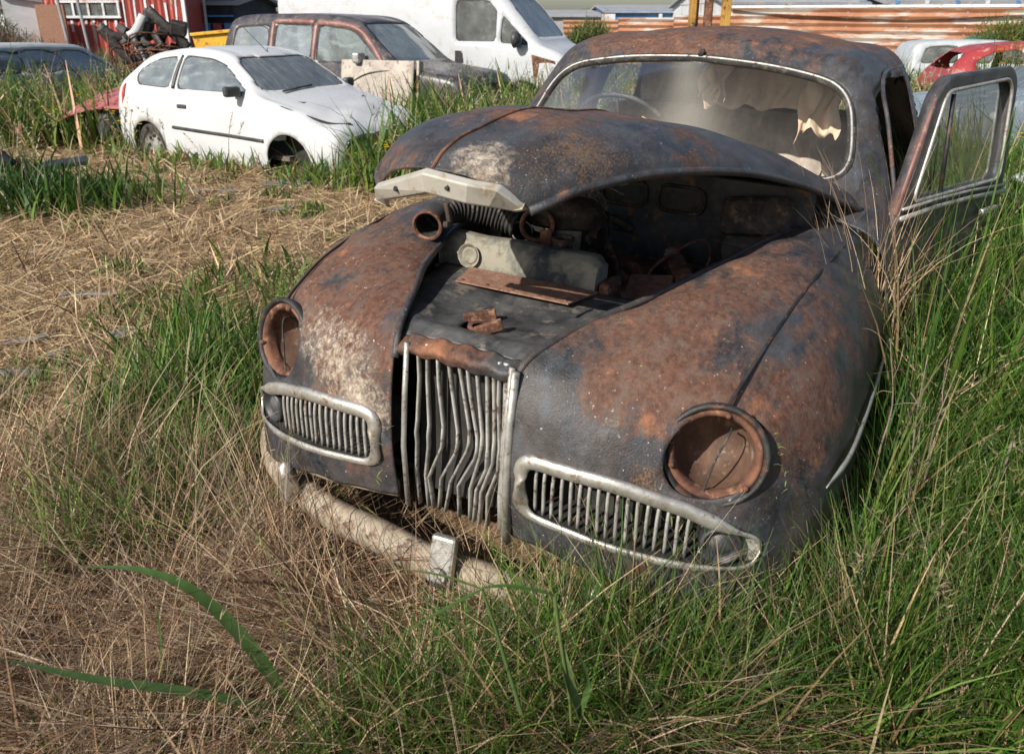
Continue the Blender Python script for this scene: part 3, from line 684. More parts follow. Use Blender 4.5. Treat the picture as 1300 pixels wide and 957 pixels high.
# black top panel between the wings, with its dished middle
P = [[(-.135,y,.845-.010*abs(y/.18)**2) for y in (-.185,-.09,0,.09,.185)],
     [(-.185,y*1.15,.858) for y in (-.18,-.09,0,.09,.18)],
     [(-.25,-.252,.872),(-.25,-.13,.846),(-.25,0,.842),(-.25,.13,.846),(-.25,.252,.872)],
     [(-.40,-.300,.880),(-.40,-.15,.846),(-.40,0,.840),(-.40,.15,.846),(-.40,.300,.880)],
     [(-.48,-.325,.872),(-.48,-.16,.854),(-.48,0,.850),(-.48,.16,.854),(-.48,.325,.872)],
     [(-.655,-.37,.862),(-.655,-.18,.858),(-.655,0,.858),(-.655,.18,.858),(-.655,.37,.862)]]
s = grid_sheet(P, None, None, None, 10)
s.split(rpoly([(-.30,-.085),(-.30,.02),(-.24,.03),(-.235,-.07)], .02), (0, 1), None, .004)
tp = s.build('slam_panel', M['panel'], car, solid=.003)
MB().box((-.315, -.055, .850), (.018, .085, .030), (.2, .1, .5)).build('catch_bracket', M['rust'], tp, bevel=.003)
MB().box((-.245, .01, .855), (.016, .07, .028), (.3, 0, .7)).build('catch_bracket', M['rust'], tp, bevel=.003)
MB().disc_lathe([(.0005,0),(.026,.0),(.032,.006),(.030,.012),(.02,.010)], (-.27, -.03, .835), (0, 0, 1), 20).build('catch_cup', M['rust'], tp, smooth=True)
MB().prism([(-.49,-.235,.8665),(-.63,-.265,.8665),(-.63,.145,.8665),(-.49,.115,.8665)], (0, 0, .004)).build('radiator_plate', M['oxide'], tp)
sc_ = MB()
for y in np.linspace(-.22, .10, 5): sc_.disc_lathe([(.0005,.003),(.005,.002),(.006,0)], (-.505, y, .871), (0, 0, 1), 8)
sc_.build('plate_screws', M['rust'], tp)
# folded lip with ragged rust at the front of the panel
s = grid_sheet([[(-.135,y,.845-.010*abs(y/.18)**2) for y in (-.185,-.09,0,.09,.185)], [(-.095,y,.828-.012*abs(y/.18)**2) for y in (-.17,-.09,0,.09,.17)], [(-.105,y,.800+.01*math.sin(y*40)) for y in (-.165,-.09,0,.09,.165)]], None, None, None, 8)
s.v[:, 2] += .004*np.sin(s.v[:, 1]*90); s.blobs('rust', [(-.10,-.05,.82,.12,1.4)]).blobs('pale', []).blobs('lich', [])
s.build('panel_lip', M['body'], tp, solid=.003)
# radiator with its long header tank
prof = [(.0,.0),(.006,.058),(.018,.082),(.045,.096),(.085,.094),(.108,.08),(.112,.0)]   # (back, up)
Vt = []; Ft = []; ysn = np.linspace(-.395, .125, 24); k = len(prof)
for i, y in enumerate(ysn):
    e = min(1, min(i, 23-i)/1.5+.82)
    for a, u in prof: Vt.append((-.655-a*e-.006*(1-e)*10*0, y, .852+.0*(y)+u*e+.002*math.sin(y*30)))
for i in range(23):
    for j in range(k-1): Ft.append((i*k+j, i*k+j+1, (i+1)*k+j+1, (i+1)*k+j))
Ft += [tuple(range(k)), tuple(23*k+j for j in range(k))[::-1]]
rad = MB().add(Vt, Ft).build('radiator_tank', M['tank'], car, smooth='auto', bevel=.004)
MB().box((-.71, -.135, .846), (.125, .545, .012)).build('tank_flange', M['cream'], rad, bevel=.003)
fn = MB()
for y in np.linspace(-.40, .13, 46): fn.box((-.70, y, .815), (.10, .0035, .052))
fn.box((-.70, -.135, .60), (.06, .52, .36)); fn.build('radiator_core', M['rubber'], rad)
MB().disc_lathe([(.026,.0),(.031,.004),(.034,.010),(.037,.011)], (-.657, -.285, .897), (1, .0, .12), 26).disc_lathe([(.0005,-.002),(.018,.0),(.022,.005),(.026,.0)], (-.654, -.285, .897), (1, 0, .12), 20).build('tank_badge', M['tank'], rad, smooth=True)
MB().box((-.71, .150, .845), (.11, .035, .085)).build('tank_end', M['rust'], rad, bevel=.012)
MB().disc_lathe([(.030,-.02),(.031,.015),(.036,.022),(.036,.030),(.028,.030),(.022,.018),(.0005,.016)], (-.80, -.045, .93), (0, 0, 1), 28).build('filler_neck', M['engine'], rad, smooth='auto')
# engine block
eng = MB().box((-1.02, -.05, .62), (.62, .30, .32)).build('engine_block', M['engine'], car, bevel=.02)
MB().box((-1.0, -.12, .80), (.56, .17, .10), (.05, 0, 0)).build('cylinder_head', M['engine'], eng, bevel=.02)
mf = MB()
for x in (-.86, -.98, -1.10): mf.tube(spline([(x, .0, .80), (x, .07, .82), (x, .13, .78), (x-.02, .16, .70)], 5), .022, 10)
mf.tube([(-.82, .13, .79), (-1.2, .14, .78)], .026, 10); mf.build('manifold', M['rust'], eng, smooth=True)
MB().disc_lathe([(.0005,.10),(.03,.098),(.05,.08),(.055,.0),(.07,-.01),(.07,-.03)], (-.93, -.10, .88), (0, .1, 1), 26).build('thermostat_housing', M['tank'], eng, smooth='auto')
# carburettor air box: oval pan with open snout facing forward-left
ab = MB(); ctr = np.array([-.98, -.13, 1.0]); V = []; F = []; n = 32
pr = [(.0,.055),(.35,.052),(.75,.040),(.97,.018),(1.03,.0),(1.0,-.006),(.98,-.035),(.8,-.05),(.0,-.05)]
for r, h in pr:
    for kk in range(n):
        a = 2*math.pi*kk/n; V.append(tuple(ctr+np.array([.17*r*math.cos(a)*.8, .135*r*math.sin(a), h+.01*math.cos(a)])))
for i in range(len(pr)-1):
    for kk in range(n): F.append((i*n+kk, i*n+(kk+1) % n, (i+1)*n+(kk+1) % n, (i+1)*n+kk))
air = ab.add(V, F).build('air_box', M['engine'], car, smooth=True)
MB().disc_lathe([(.0005,.02),(.012,.018),(.016,.0),(.02,-.01)], (-1.03, -.16, 1.06), (0, 0, 1), 14).build('wing_nut', M['engine'], air)
ax = (1, .35, .05)
MB().disc_lathe([(.047,-.13),(.046,-.02),(.052,-.012),(.052,.0),(.046,.002),(.041,.0),(.041,-.09)], (-.80, -.135, .985), ax, 32).build('air_intake_snout', M['engine'], air, smooth='auto')
MB().disc_lathe([(.049,-.012),(.054,-.010),(.054,.004),(.047,.006),(.042,.002)], (-.798, -.134, .985), ax, 32).build('snout_rim', M['rust'], air, smooth='auto')
MB().box((-.80, -.10, .93), (.012, .035, .09), (.1, 0, .3)).build('bracket', M['rust'], air, bevel=.003)
# corrugated air hose ending in an open mouth
HM = [(-.575,-.385,.990),(-.66,-.405,1.000),(-.74,-.39,1.008),(-.80,-.34,1.000),(-.83,-.28,.985),(-.835,-.215,.965)]
hs = spline([HM[0],HM[1],HM[2],HM[3],HM[4],HM[5]], 26)
rr = np.array([.040+.0045*math.sin(i*math.pi*2/6) if i > 24 else .043 for i in range(len(hs))])
hose = MB().tube(hs, rr, 22, caps=False).build('air_hose', M['rubber'], car, smooth=True)
hose.modifiers.new('s', 'SOLIDIFY').thickness = .005
MB().disc_lathe([(.041,-.012),(.046,-.01),(.046,.004),(.040,.006),(.036,.0)], (-.572, -.384, .990), (1, .22, -.12), 32).build('hose_mouth', M['rust'], hose, smooth='auto')
MB().disc_lathe([(.030,0),(.034,0.002),(.034,.006),(.030,.008)], (-.83, -.20, .950), (.9, .5, .1), 26).build('hose_clip', M['alloy'], hose)
MB().disc_lathe([(.0005,.012),(.044,.010),(.052,.002),(.052,-.03),(.045,-.035),(.045,-.15)], (-.80, -.385, .905), (0, 0, 1), 28).build('oil_filter', M['rust'], car, smooth='auto')
# wires under the bonnet and a pair of bent rods
wr = np.random.default_rng(2); wm = MB()
for i in range(22):
    a = np.array([-1.12, -.17, 1.03])+wr.normal(0, .035, 3); pts = [a]
    for k in range(4): pts.append(pts[-1]+wr.normal(0, .035, 3)+np.array([-.01, .012, -.012]))
    wm.tube(spline(pts, 4), .0032, 5)
wm.build('wiring_tangle', M['wires'] if 'wires' in M else M['cream'], car, smooth=True)
tube_obj('loom', spline([(-1.15,-.08,1.02),(-1.12,-.02,.96),(-1.10,.0,.86),(-1.14,.04,.80),(-1.12,.12,.78)], 6), .006, M['rubber'], car, 6)
tube_obj('fuel_pipe', spline([(-1.0,.17,.74),(-1.02,.17,.84),(-1.10,.24,.91),(-1.16,.29,.93),(-1.20,.31,.88),(-1.18,.30,.80)], 7), .005, M['rust'], car, 6)
for i in range(9):
    p = np.array([wr.uniform(-1.28, -.82), wr.uniform(-.40, .42), wr.uniform(.74, .86)]); q_ = p+wr.normal(0, .13, 3)*np.array([1, 1, .5]); m1_ = (p+q_)/2+np.array([0, 0, wr.uniform(.02, .10)])
    tube_obj('hose' if i % 2 else 'pipe', spline([p, m1_, q_, q_+wr.normal(0, .05, 3)], 7), wr.uniform(.006, .017), M[('rubber', 'rust', 'engine')[i % 3]], car, 8)
for i in range(8):
    p = (wr.uniform(-1.3, -.85), wr.uniform(-.42, .46), wr.uniform(.76, .86)); r_ = wr.uniform(.02, .05)
    MB().disc_lathe([(.0005, r_*.9), (r_*.5, r_*.88), (r_, r_*.5), (r_*1.02, 0), (r_*1.25, -.004), (r_*1.25, -r_*1.2)], p, (wr.normal(0, .4), wr.normal(0, .4), 1), 18).build('cap', M[('engine', 'rust', 'tank')[i % 3]], car, smooth='auto')
MB().box((-1.08, .26, .80), (.22, .06, .12), (.3, .1, .5)).build('bracket', M['rust'], car, bevel=.01)
MB().box((-.92, .20, .80), (.16, .14, .05), (.1, .2, .2)).build('bracket', M['oxide'], car, bevel=.008)
MB().tube([(-1.05,-.02,.93),(-.98,.06,.85),(-.92,.10,.80)], .026, 8, flat=.5).build('air_pipe', M['engine'], car, smooth=True)
jk = MB()
for i in range(26):
    p = (wr.uniform(-1.25, -.75), wr.uniform(.10, .50), wr.uniform(.60, .78)); jk.box(p, wr.uniform(.02, .12, 3), wr.uniform(-.6, .6, 3))
jk.build('rusted_fittings', M['engine'], car, bevel=.006)
MB().box((-.95, .36, .74), (.14, .16, .10), (.1, .0, .2)).build('battery_tray', M['rust'], car, bevel=.008)
MB().disc_lathe([(.012,0),(.012,.09),(.024,.10),(.024,.12),(.0005,.122)], (-1.02, .38, .76), (.1, .2, 1), 16).build('oil_cap', M['rust'], car, smooth='auto')
tube_obj('steering_rod', [(-.75, .44, .74), (-1.35, .40, .72)], .012, M['engine'], car)
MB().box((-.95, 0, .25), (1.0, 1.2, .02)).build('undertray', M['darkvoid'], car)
# --- centre grille: bent bright bars in a tall opening
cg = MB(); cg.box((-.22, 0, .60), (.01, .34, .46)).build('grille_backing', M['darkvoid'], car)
gb = MB(); gr2 = np.random.default_rng(4)
def slat(y, k, dn, w, dep, zk=.60, zt=.835, x0=-.052):
    z0 = zk+gr2.normal(0, .008); j = lambda s_: gr2.normal(0, s_)
    P = [(x0, y, zt), (x0+j(.003), y+k*.35+j(.002), .74), (x0+.006, y+k*.92, z0+.03), (x0+.012, y+k, z0), (x0+.006, y+k*.8, z0-.03), (x0-.008+j(.004), y+dn*.7+j(.003), .47), (x0-.018, y+dn+j(.004), .37)]
    Q_ = [np.array(P[0])]
    for a_, b_ in zip(P[:-1], P[1:]):
        for t in (.5, 1): Q_.append(np.array(a_)*(1-t)+np.array(b_)*t)
    gb.tube(np.array(Q_), w, 8, flat=dep/w, upv=(0, 1, 0))
for y, k, dn in ((-.132,.004,-.002),(-.104,.012,-.010),(-.076,.026,-.020),(-.049,.042,-.026),(-.022,.048,-.026),(.004,.044,-.022),(.030,.030,-.016)): slat(y, k, dn, .0042, .009)
for y, k, dn in ((.060,.016,-.030),(.078,.015,-.030),(.094,.014,-.026)): slat(y, k, dn, .0046, .010, .585)
slat(.110, .006, -.006, .0075, .006, .58)
gb.build('centre_grille', M['bar'], car, smooth=True, loc=(-NB, .018, 0))
MB().tube([(-.02,.150,.835),(-.005,.150,.70),(.0,.150,.56),(-.02,.150,.38)], .013, 8, flat=.8).build('grille_side_strip', M['alloy'], car, smooth=True, loc=(-NB, .018, 0))
MB().tube([(-.035,.134,.835),(-.02,.134,.70),(-.015,.134,.56),(-.035,.134,.38)], .008, 8).build('grille_side_strip', M['bar'], car, smooth=True, loc=(-NB, .018, 0))
MB().tube([(-.03,-.150,.835),(-.02,-.150,.70),(-.015,-.150,.56),(-.035,-.150,.38)], .007, 8).build('grille_side_strip', M['alloy'], car, smooth=True, loc=(-NB, .018, 0))
# --- bumper, flaked pale metal sunk in the grass, with its overriders
def bumper():
    prof = [(-.02,-.048),(.012,-.045),(.030,-.024),(.036,.0),(.030,.024),(.012,.045),(-.02,.048)]
    path = cr(np.array([(-.50,-.86,.30),(-.33,-.81,.28),(-.20,-.64,.25),(-.15,-.42,.22),(-.14,-.1,.19),(-.15,.2,.18),(-.18,.40,.17)]), 8)
    T = np.gradient(path, axis=0); V = []; F = []; k = len(prof)
    for p, t in zip(path, T):
        t = t/np.linalg.norm(t); nrm = np.cross(t, [0, 0, 1]); nrm /= np.linalg.norm(nrm); nrm = nrm if nrm[0] > -.2 else -nrm
        for a, h in prof: V.append(tuple(p+nrm*a+np.array([0, 0, h+.005*math.sin(p[1]*19)])))
    for i in range(len(path)-1):
        for j in range(k-1): F.append((i*k+j, i*k+j+1, (i+1)*k+j+1, (i+1)*k+j))
    return MB().add(V, F).build('bumper', M['cream'], car, smooth=True, solid=.004)
bp = bumper()
ov = MB().box((-.095, -.02, .25), (.03, .07, .13), (0, -.25, .1)).build('number_plate_bracket', M['alloy'], bp, bevel=.008)
MB().disc_lathe([(.012,-.01),(.024,.004),(.03,.0),(.03,-.02)], (-.070, -.02, .21), (1, 0, .3), 20).disc_lathe([(.0005,0),(.022,0)], (-.073, -.02, .21), (1, 0, .3), 16).build('bracket_hole', M['black'], ov)
for y in (-.56, .40):
    MB().disc_lathe([(.0005,.07),(.018,.06),(.028,.03),(.030,-.02),(.026,-.07)], (-.11 if y > 0 else -.12, y, .26 if y > 0 else .30), (.2, 0, 1), 20).build('overrider', M['chrome'], bp, smooth=True)
for sg in (-1, 1):
    vp = spline([(-.11,.17*sg,.41),(-.10,.3*sg,.40),(-.11,.45*sg,.385),(-.16,.62*sg,.37),(-.26,.74*sg,.36)], 6)
    MB().tube(vp, .028, 8, flat=.4, upv=(0, 0, 1)).build('valance', M['cream'], car, smooth=True)
# --- wheels, flat tyres sunk in the growth
def wheel(x, y, z=.20):
    sg = 1 if y > 0 else -1
    w = MB().disc_lathe([(.19,-.085),(.27,-.085),(.315,-.06),(.325,0),(.315,.06),(.27,.085),(.19,.085)], (x, y, z+.06), (0, sg, 0), 32).build('wheel', M['rubber'], car, smooth=True)
    MB().disc_lathe([(.19,.07),(.20,.06),(.16,.03),(.10,.02),(.08,.05),(.0005,.06)], (x, y, z+.06), (0, sg, 0), 28).build('wheel_rim', M['rust'], w, smooth='auto')
for x in (-.93, -4.0):
    for y in (-.70, .70): wheel(x, y)
# tail of the car: bumper and lamps (seen from a step aside)
MB().tube(spline([(-4.4,-.80,.35),(-4.78,-.6,.35),(-4.86,0,.35),(-4.78,.6,.35),(-4.4,.80,.35)], 6), .04, 8, flat=.5, upv=(0, 0, 1)).build('rear_bumper', M['cream'], car, smooth=True)
for y in (-.6, .6): MB().disc_lathe([(.0005,.03),(.03,.022),(.04,0),(.04,-.05)], (-4.72, y, .55), (-1, 0, .2), 16).build('tail_lamp', M['redlamp'], car, smooth=True)

# ================================================================== THE OTHER CARS
def side_y(S, x, z, sg=1, reach=None):
    v = S.v; m = v[:, 1]*sg > .25; w = v[m]; d = (w[:, 0]-x)**2+(w[:, 2]-z)**2; k = np.argsort(d)[:4]
    wt = 1/(d[k]+1e-6); return float((w[k, 1]*wt).sum()/wt.sum())
def seam(S, pts, sg, r, mat, name, parent, off=.002):
    P = spline(pts, 8) if len(pts) > 2 else np.array(cr(np.array(pts, float), 12))
    P3 = [(x, side_y(S, x, z, sg)+sg*off, z) for x, z in P]; P3 = np.array(P3); P3[1:-1] = (P3[:-2]+2*P3[1:-1]+P3[2:])/4
    return MB().tube(P3, r, 6).build(name, mat, parent, smooth=True)
def cap(S_grid_row, name): pass
def make_car(name, loc, rz, ST, paint, glassm, label, group=None, windows=(), screen_poly=None, screen_x=None, rear_poly=None, rear_x=None,
             arches=(), wheel_r=.29, seams=(), interior=True, kx=8, ky=8, rims=True, lean=(0, 0), rubber=.010):
    root = empty(name, loc, (lean[0], lean[1], rz), label, 'car' if 'van' not in name else 'van', group)
    g = shell_grid(ST, kx, ky)
    g[..., 1] += .006*np.sin(g[..., 0]*5.3)*np.sin(g[..., 2]*9)*np.sign(g[..., 1])
    if name == 'hatchback': g[..., 2] += .022*np.sin(g[..., 0]*13)*np.cos(g[..., 1]*7+1)*np.clip((g[..., 0]-1.15)*3, 0, 1)*(g[..., 2] > .6)
    S = Surf(g)
    for cx, r in arches:
        for sg in (-1, 1):
            S.split([(cx+r*math.cos(a), wheel_r*.9+r*math.sin(a)) for a in np.linspace(-.9, math.pi+.9, 22)], (0, 2), (lambda v: v[:, 1]*sg > .45), .018)
    panes = []
    for w in windows:
        poly, r = w[0], w[1]
        for sg in (-1, 1):
            P_ = S.split(rpoly(poly, r, 5), (0, 2), (lambda v: v[:, 1]*sg > .3), .016); panes.append(('side_window', P_))
    if screen_poly: panes.append(('windscreen', S.split(rpoly(screen_poly, .09, 5), (1, 2), lambda v: v[:, 0] > screen_x, .016)))
    if rear_poly: panes.append(('rear_window', S.split(rpoly(rear_poly, .09, 5), (1, 2), lambda v: v[:, 0] < rear_x, .016)))
    # close both ends
    n = g.shape[1]
    mb = MB(); body = None
    full = np.vstack([S.v, g[0].mean(0)[None], g[-1].mean(0)[None]]); k = len(S.v)
    tail = len(S.v)-n
    extra = [[i, i+1, k, k] for i in range(n-1)]+[[0, k, n-1, n-1]]+[[tail+i+1, tail+i, k+1, k+1] for i in range(n-1)]
    faces = S.f.tolist()
    F = faces+[[a, b_, c] for a, b_, c, d in extra]
    me = bpy.data.meshes.new('body'); me.from_pydata(full.tolist(), [], F); me.update(); me.validate()
    me.shade_smooth(); me.materials.append(paint); body = bpy.data.objects.new('body', me); link(body, root)
    body.modifiers.new('s', 'SOLIDIFY').thickness = .012
    for nm, P_ in panes:
        P_.compact()
        if not len(P_.v): continue
        L = smooth_loop(P_.loops()[0], 2)
        if glassm is not None:
            o = P_.blobs('dust', []).build(nm, glassm, root)
            tube_obj('rubber_seal', L, rubber, M['plastic'], o, 5, closed=True)
    for pts, r, mt, nm in seams:
        for sg in (-1, 1): seam(S, pts, sg, r, M[mt], nm, root)
    if interior:
        x0, x1 = ST[3][0], ST[-3][0]
        MB().box(((x0+x1)/2, 0, .30), (abs(x0-x1), 1.35, .05)).build('floor', M['inside'], root)
        sm = MB()
        for sx in interior if isinstance(interior, (list, tuple)) else (-.2,):
            for sy in (-.36, .36): sm.box((sx, sy, .82), (.12, .46, .62), (0, -.22, 0)).box((sx-.08, sy, 1.2), (.07, .22, .16), (0, -.2, 0)).box((sx+.25, sy, .52), (.5, .46, .14))
        sm.build('seats', M['inside'], root, bevel=.03)
        tube_obj('steering_wheel', [(sx+.5+.04*math.sin(a), .36+.17*math.cos(a), .93+.16*math.sin(a)) for a in np.linspace(0, 6.28, 20, endpoint=False)], .012, M['plastic'], root, closed=True)
    for cx, r in arches:
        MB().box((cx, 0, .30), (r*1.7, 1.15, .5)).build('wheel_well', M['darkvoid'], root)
        for sg in (-1, 1):
            y = sg*(abs(side_y(S, cx+r+.05, .4, sg))-.12)
            w = MB().disc_lathe([(wheel_r*.62,-.08),(wheel_r*.9,-.08),(wheel_r,-.05),(wheel_r,.05),(wheel_r*.9,.08),(wheel_r*.62,.08)], (cx, y, wheel_r), (0, sg, 0), 28).build('wheel', M['rubber'], root, smooth=True)
            rm = MB().disc_lathe([(wheel_r*.62,.075),(wheel_r*.58,.06),(wheel_r*.45,.035),(wheel_r*.2,.05),(.0005,.055)], (cx, y, wheel_r), (0, sg, 0), 24)
            rm.build('wheel_rim', M['alloy'] if rims else M['rust'], w, smooth=True)
            hb = MB()
            for q in range(8):
                a = q*math.pi/4; hb.disc_lathe([(.0005,.004),(.022,.004),(.024,-.01)], (cx+wheel_r*.4*math.cos(a), y+sg*.048, wheel_r+wheel_r*.4*math.sin(a)), (0, sg, 0), 8)
            hb.build('rim_holes', M['black'], w)
    return root, S
# --- white hatchback
HST = [(1.90,(.56,.24),(.64,.40),(.62,.52),(.46,.57),.59),(1.80,(.68,.20),(.76,.40),(.74,.60),(.55,.66),.69),
 (1.45,(.78,.18),(.82,.44),(.79,.73),(.60,.79),.82),(1.05,(.80,.18),(.83,.45),(.80,.83),(.66,.89),.92),(.78,(.80,.18),(.83,.47),(.80,.89),(.69,.95),.985),
 (.42,(.80,.18),(.83,.48),(.80,.92),(.645,1.16),1.21),(.05,(.80,.18),(.83,.48),(.80,.94),(.585,1.33),1.385),(-.5,(.80,.18),(.83,.49),(.80,.96),(.57,1.38),1.435),
 (-1.0,(.80,.18),(.83,.49),(.80,.98),(.56,1.35),1.405),(-1.42,(.79,.20),(.82,.49),(.79,.99),(.55,1.28),1.33),(-1.68,(.78,.22),(.81,.49),(.78,.97),(.62,1.08),1.12),
 (-1.84,(.74,.26),(.78,.48),(.74,.82),(.64,.88),.91),(-1.90,(.66,.30),(.70,.46),(.66,.62),(.52,.68),.70)]
hroot, HS = make_car('hatchback', (-2.98, 10.42, -.19), R_(-33), HST, M['white'], M['lightglass'],
    'white three door hatchback with crumpled bonnet sitting low in the weeds', None,
    windows=[([(.60,.985),(.16,1.25),(-.10,1.325),(-.60,1.355),(-.60,.985)], .05), ([(-.72,.99),(-.72,1.345),(-1.15,1.30),(-1.42,1.15),(-1.36,1.01)], .09)],
    screen_poly=[(-.66,1.0),(-.53,1.335),(.53,1.335),(.66,1.0)], screen_x=.0, rear_poly=[(-.60,1.03),(-.48,1.27),(.48,1.27),(.60,1.03)], rear_x=-1.35,
    arches=[(1.20,.335),(-1.24,.335)], wheel_r=.29, interior=(-.1,),
    seams=[([(.80,.88),(.86,.62),(.80,.30),(.72,.24)], .007, 'plastic', 'door_gap'), ([(-.66,.95),(-.68,.70),(-.60,.35),(-.55,.24)], .007, 'plastic', 'door_gap'),
           ([(-.655,1.34),(-.655,.99)], .035, 'plastic', 'door_pillar'), ([(.86,.50),(.4,.515),(-.2,.535),(-.72,.55)], .026, 'plastic', 'rub_strip'), ([(.76,.23),(.0,.23),(-.8,.23)], .010, 'plastic', 'sill_strip')])
for o in list(hroot.children):
    if o.name.startswith('wheel') and not o.name.startswith('wheel_well') and o.data.vertices[0].co.x > .5:
        for c_ in list(o.children): bpy.data.objects.remove(c_)
        bpy.data.objects.remove(o); continue
    if o.name.startswith('windscreen'): o.data.materials[0] = M['carglass']
for sg in (-1, 1):
    y = side_y(HS, -.60, .80, sg)
    MB().box((-.50, y+sg*.012, .80), (.16, .03, .045)).build('door_handle', M['plastic'], hroot, bevel=.012)
    m_ = MB().box((.50, sg*.91, 1.01), (.09, .19, .11), (0, 0, sg*.3)).build('door_mirror', M['plastic'], hroot, bevel=.03)
    MB().box((.47, sg*.83, .985), (.10, .10, .05)).build('mirror_arm', M['plastic'], m_, bevel=.01)
    MB().disc_lathe([(.0005,.012),(.02,.01),(.026,0)], (.98, sg*.83, .63), (0, sg, 0), 10).build('side_repeater', M['black'], hroot)
    y = side_y(HS, -1.74, .85, sg)
    MB().prism([(-1.58, sg*.775, 1.02),(-1.80, sg*.735, .90),(-1.865, sg*.70, .72),(-1.74, sg*.775, .70),(-1.62, sg*.80, .88)], (0, sg*.035, 0)).build('tail_lamp', M['redlamp'], hroot, bevel=.01)
    MB().prism([(1.62, sg*.73, .66),(1.84, sg*.60, .60),(1.86, sg*.56, .52),(1.66, sg*.78, .55)], (.02, sg*.02, .015)).build('headlamp', M['alloy'], hroot, bevel=.01)
MB().box((1.0, -.47, .91), (.30, .14, .012), (0, .12, .25)).build('bonnet_vent', M['plastic'], hroot)
MB().box((1.0, .47, .91), (.30, .14, .012), (0, .12, -.25)).build('bonnet_vent', M['plastic'], hroot)
tube_obj('bonnet_gap', spline([(.84,-.745,.915),(1.1,-.755,.86),(1.4,-.72,.79),(1.66,-.62,.715),(1.80,-.45,.70)], 6), .018, M['darkvoid'], hroot)
tube_obj('wiper_blade', [(.80,-.45,1.0),(.74,.05,1.035)], .012, M['plastic'], hroot)
tube_obj('aerial', [(.10,.0,1.39),(-.28,.0,1.66)], .004, M['plastic'], hroot)
tube_obj('roof_seam', spline([(.02,-.50,1.375),(-.5,-.51,1.402),(-1.0,-.50,1.37),(-1.4,-.49,1.30)], 5), .006, M['plastic'], hroot)

# --- dark people carrier with faded maroon window frames
SST = [(2.24,(.62,.36),(.72,.55),(.70,.72),(.52,.78),.80),(2.05,(.76,.30),(.82,.6),(.80,.86),(.62,.92),.95),(1.5,(.80,.28),(.85,.6),(.82,.94),(.66,1.0),1.03),
 (1.15,(.80,.28),(.85,.6),(.83,.99),(.70,1.05),1.08),(.72,(.80,.28),(.85,.6),(.83,1.02),(.675,1.36),1.42),(.28,(.80,.28),(.85,.6),(.83,1.04),(.63,1.62),1.68),
 (-.4,(.80,.28),(.85,.6),(.83,1.05),(.63,1.68),1.75),(-1.2,(.80,.28),(.85,.6),(.83,1.05),(.63,1.69),1.76),(-1.95,(.80,.28),(.85,.6),(.83,1.05),(.63,1.66),1.73),
 (-2.16,(.80,.30),(.85,.6),(.82,1.04),(.66,1.52),1.58),(-2.30,(.78,.32),(.83,.6),(.80,.98),(.70,1.08),1.12),(-2.34,(.70,.36),(.76,.55),(.74,.80),(.62,.88),.90)]
sw_ = [([(.86,1.09),(.30,1.54),(-.32,1.60),(-.32,1.09)], .06), ([(-.44,1.09),(-.44,1.60),(-1.16,1.61),(-1.16,1.09)], .05), ([(-1.30,1.09),(-1.30,1.60),(-1.98,1.57),(-2.06,1.09)], .06)]
sroot, SS = make_car('people_carrier', (-2.30, 13.8, -.13), R_(-27), SST, M['suv'], M['lightglass'],
    'dark grey people carrier with faded maroon window frames, parked between the hatchback and the van', None, windows=sw_,
    screen_poly=[(-.70,1.10),(-.58,1.62),(.58,1.62),(.70,1.10)], screen_x=.2, rear_poly=[(-.62,1.12),(-.56,1.58),(.56,1.58),(.62,1.12)], rear_x=-2.1,
    arches=[(1.42,.37),(-1.40,.37)], wheel_r=.32, interior=(-.1,), seams=[([(-.38,1.60),(-.38,1.0),(-.36,.35)], .006, 'plastic', 'door_gap')])
for o in list(sroot.children):
    if o.name.startswith('windscreen'): o.data.materials[0] = M['carglass']
for sg in (-1,):
    for pts in ([(.90,1.07),(.62,1.36),(.30,1.575),(-.34,1.64)], [(-.42,1.64),(-.9,1.655),(-1.18,1.65)], [(-.38,1.62),(-.38,1.08)], [(-1.22,1.64),(-1.22,1.08)]):
        seam(SS, pts, sg, .045, M['maroon'], 'window_frame', sroot, .0)
    MB().box((.55, sg*.93, 1.16), (.12, .20, .15)).build('door_mirror', M['alloy'], sroot, bevel=.03)
    MB().box((2.05, sg*.70, .74), (.16, .22, .14), (0, 0, sg*-.5)).build('headlamp', M['alloy'], sroot, bevel=.02)
MB().box((1.30, -.86, .86), (.05, .02, .06)).build('side_lamp', M['redlamp'], sroot)
MB().box((2.26, 0, .55), (.10, 1.3, .16)).build('front_bumper', M['greycar'], sroot, bevel=.03)
# loose beige door standing against it
dd = empty('loose_car_door', (-1.95, 12.55, .0), (R_(-7), 0, R_(-24)), 'scuffed beige car door stood upright against the dark people carrier', 'car door')
P = [[(u, -.05*math.sin(z*2.6)-.03, z) for z in (.25,.5,.75,.93,1.0)] for u in (-.62,-.3,0,.3,.60)]
G = cr(np.array(P), 5); G = cr(G.transpose(1, 0, 2), 5).transpose(1, 0, 2); q = Surf(G); q.build('door_skin', M['beige'], dd, solid=.03)
MB().box((.63, .03, .63), (.05, .13, .76)).build('door_edge', M['beige'], dd, bevel=.01)
MB().box((.64, -.045, .70), (.03, .012, .22)).box((.65, -.04, .45), (.03, .012, .05)).build('latch', M['rust'], dd)
tube_obj('door_crease', spline([(-.55,-.10,.62),(-.2,-.11,.80),(.2,-.09,.86),(.55,-.07,.84)], 5), .012, M['plastic'], dd, 6)
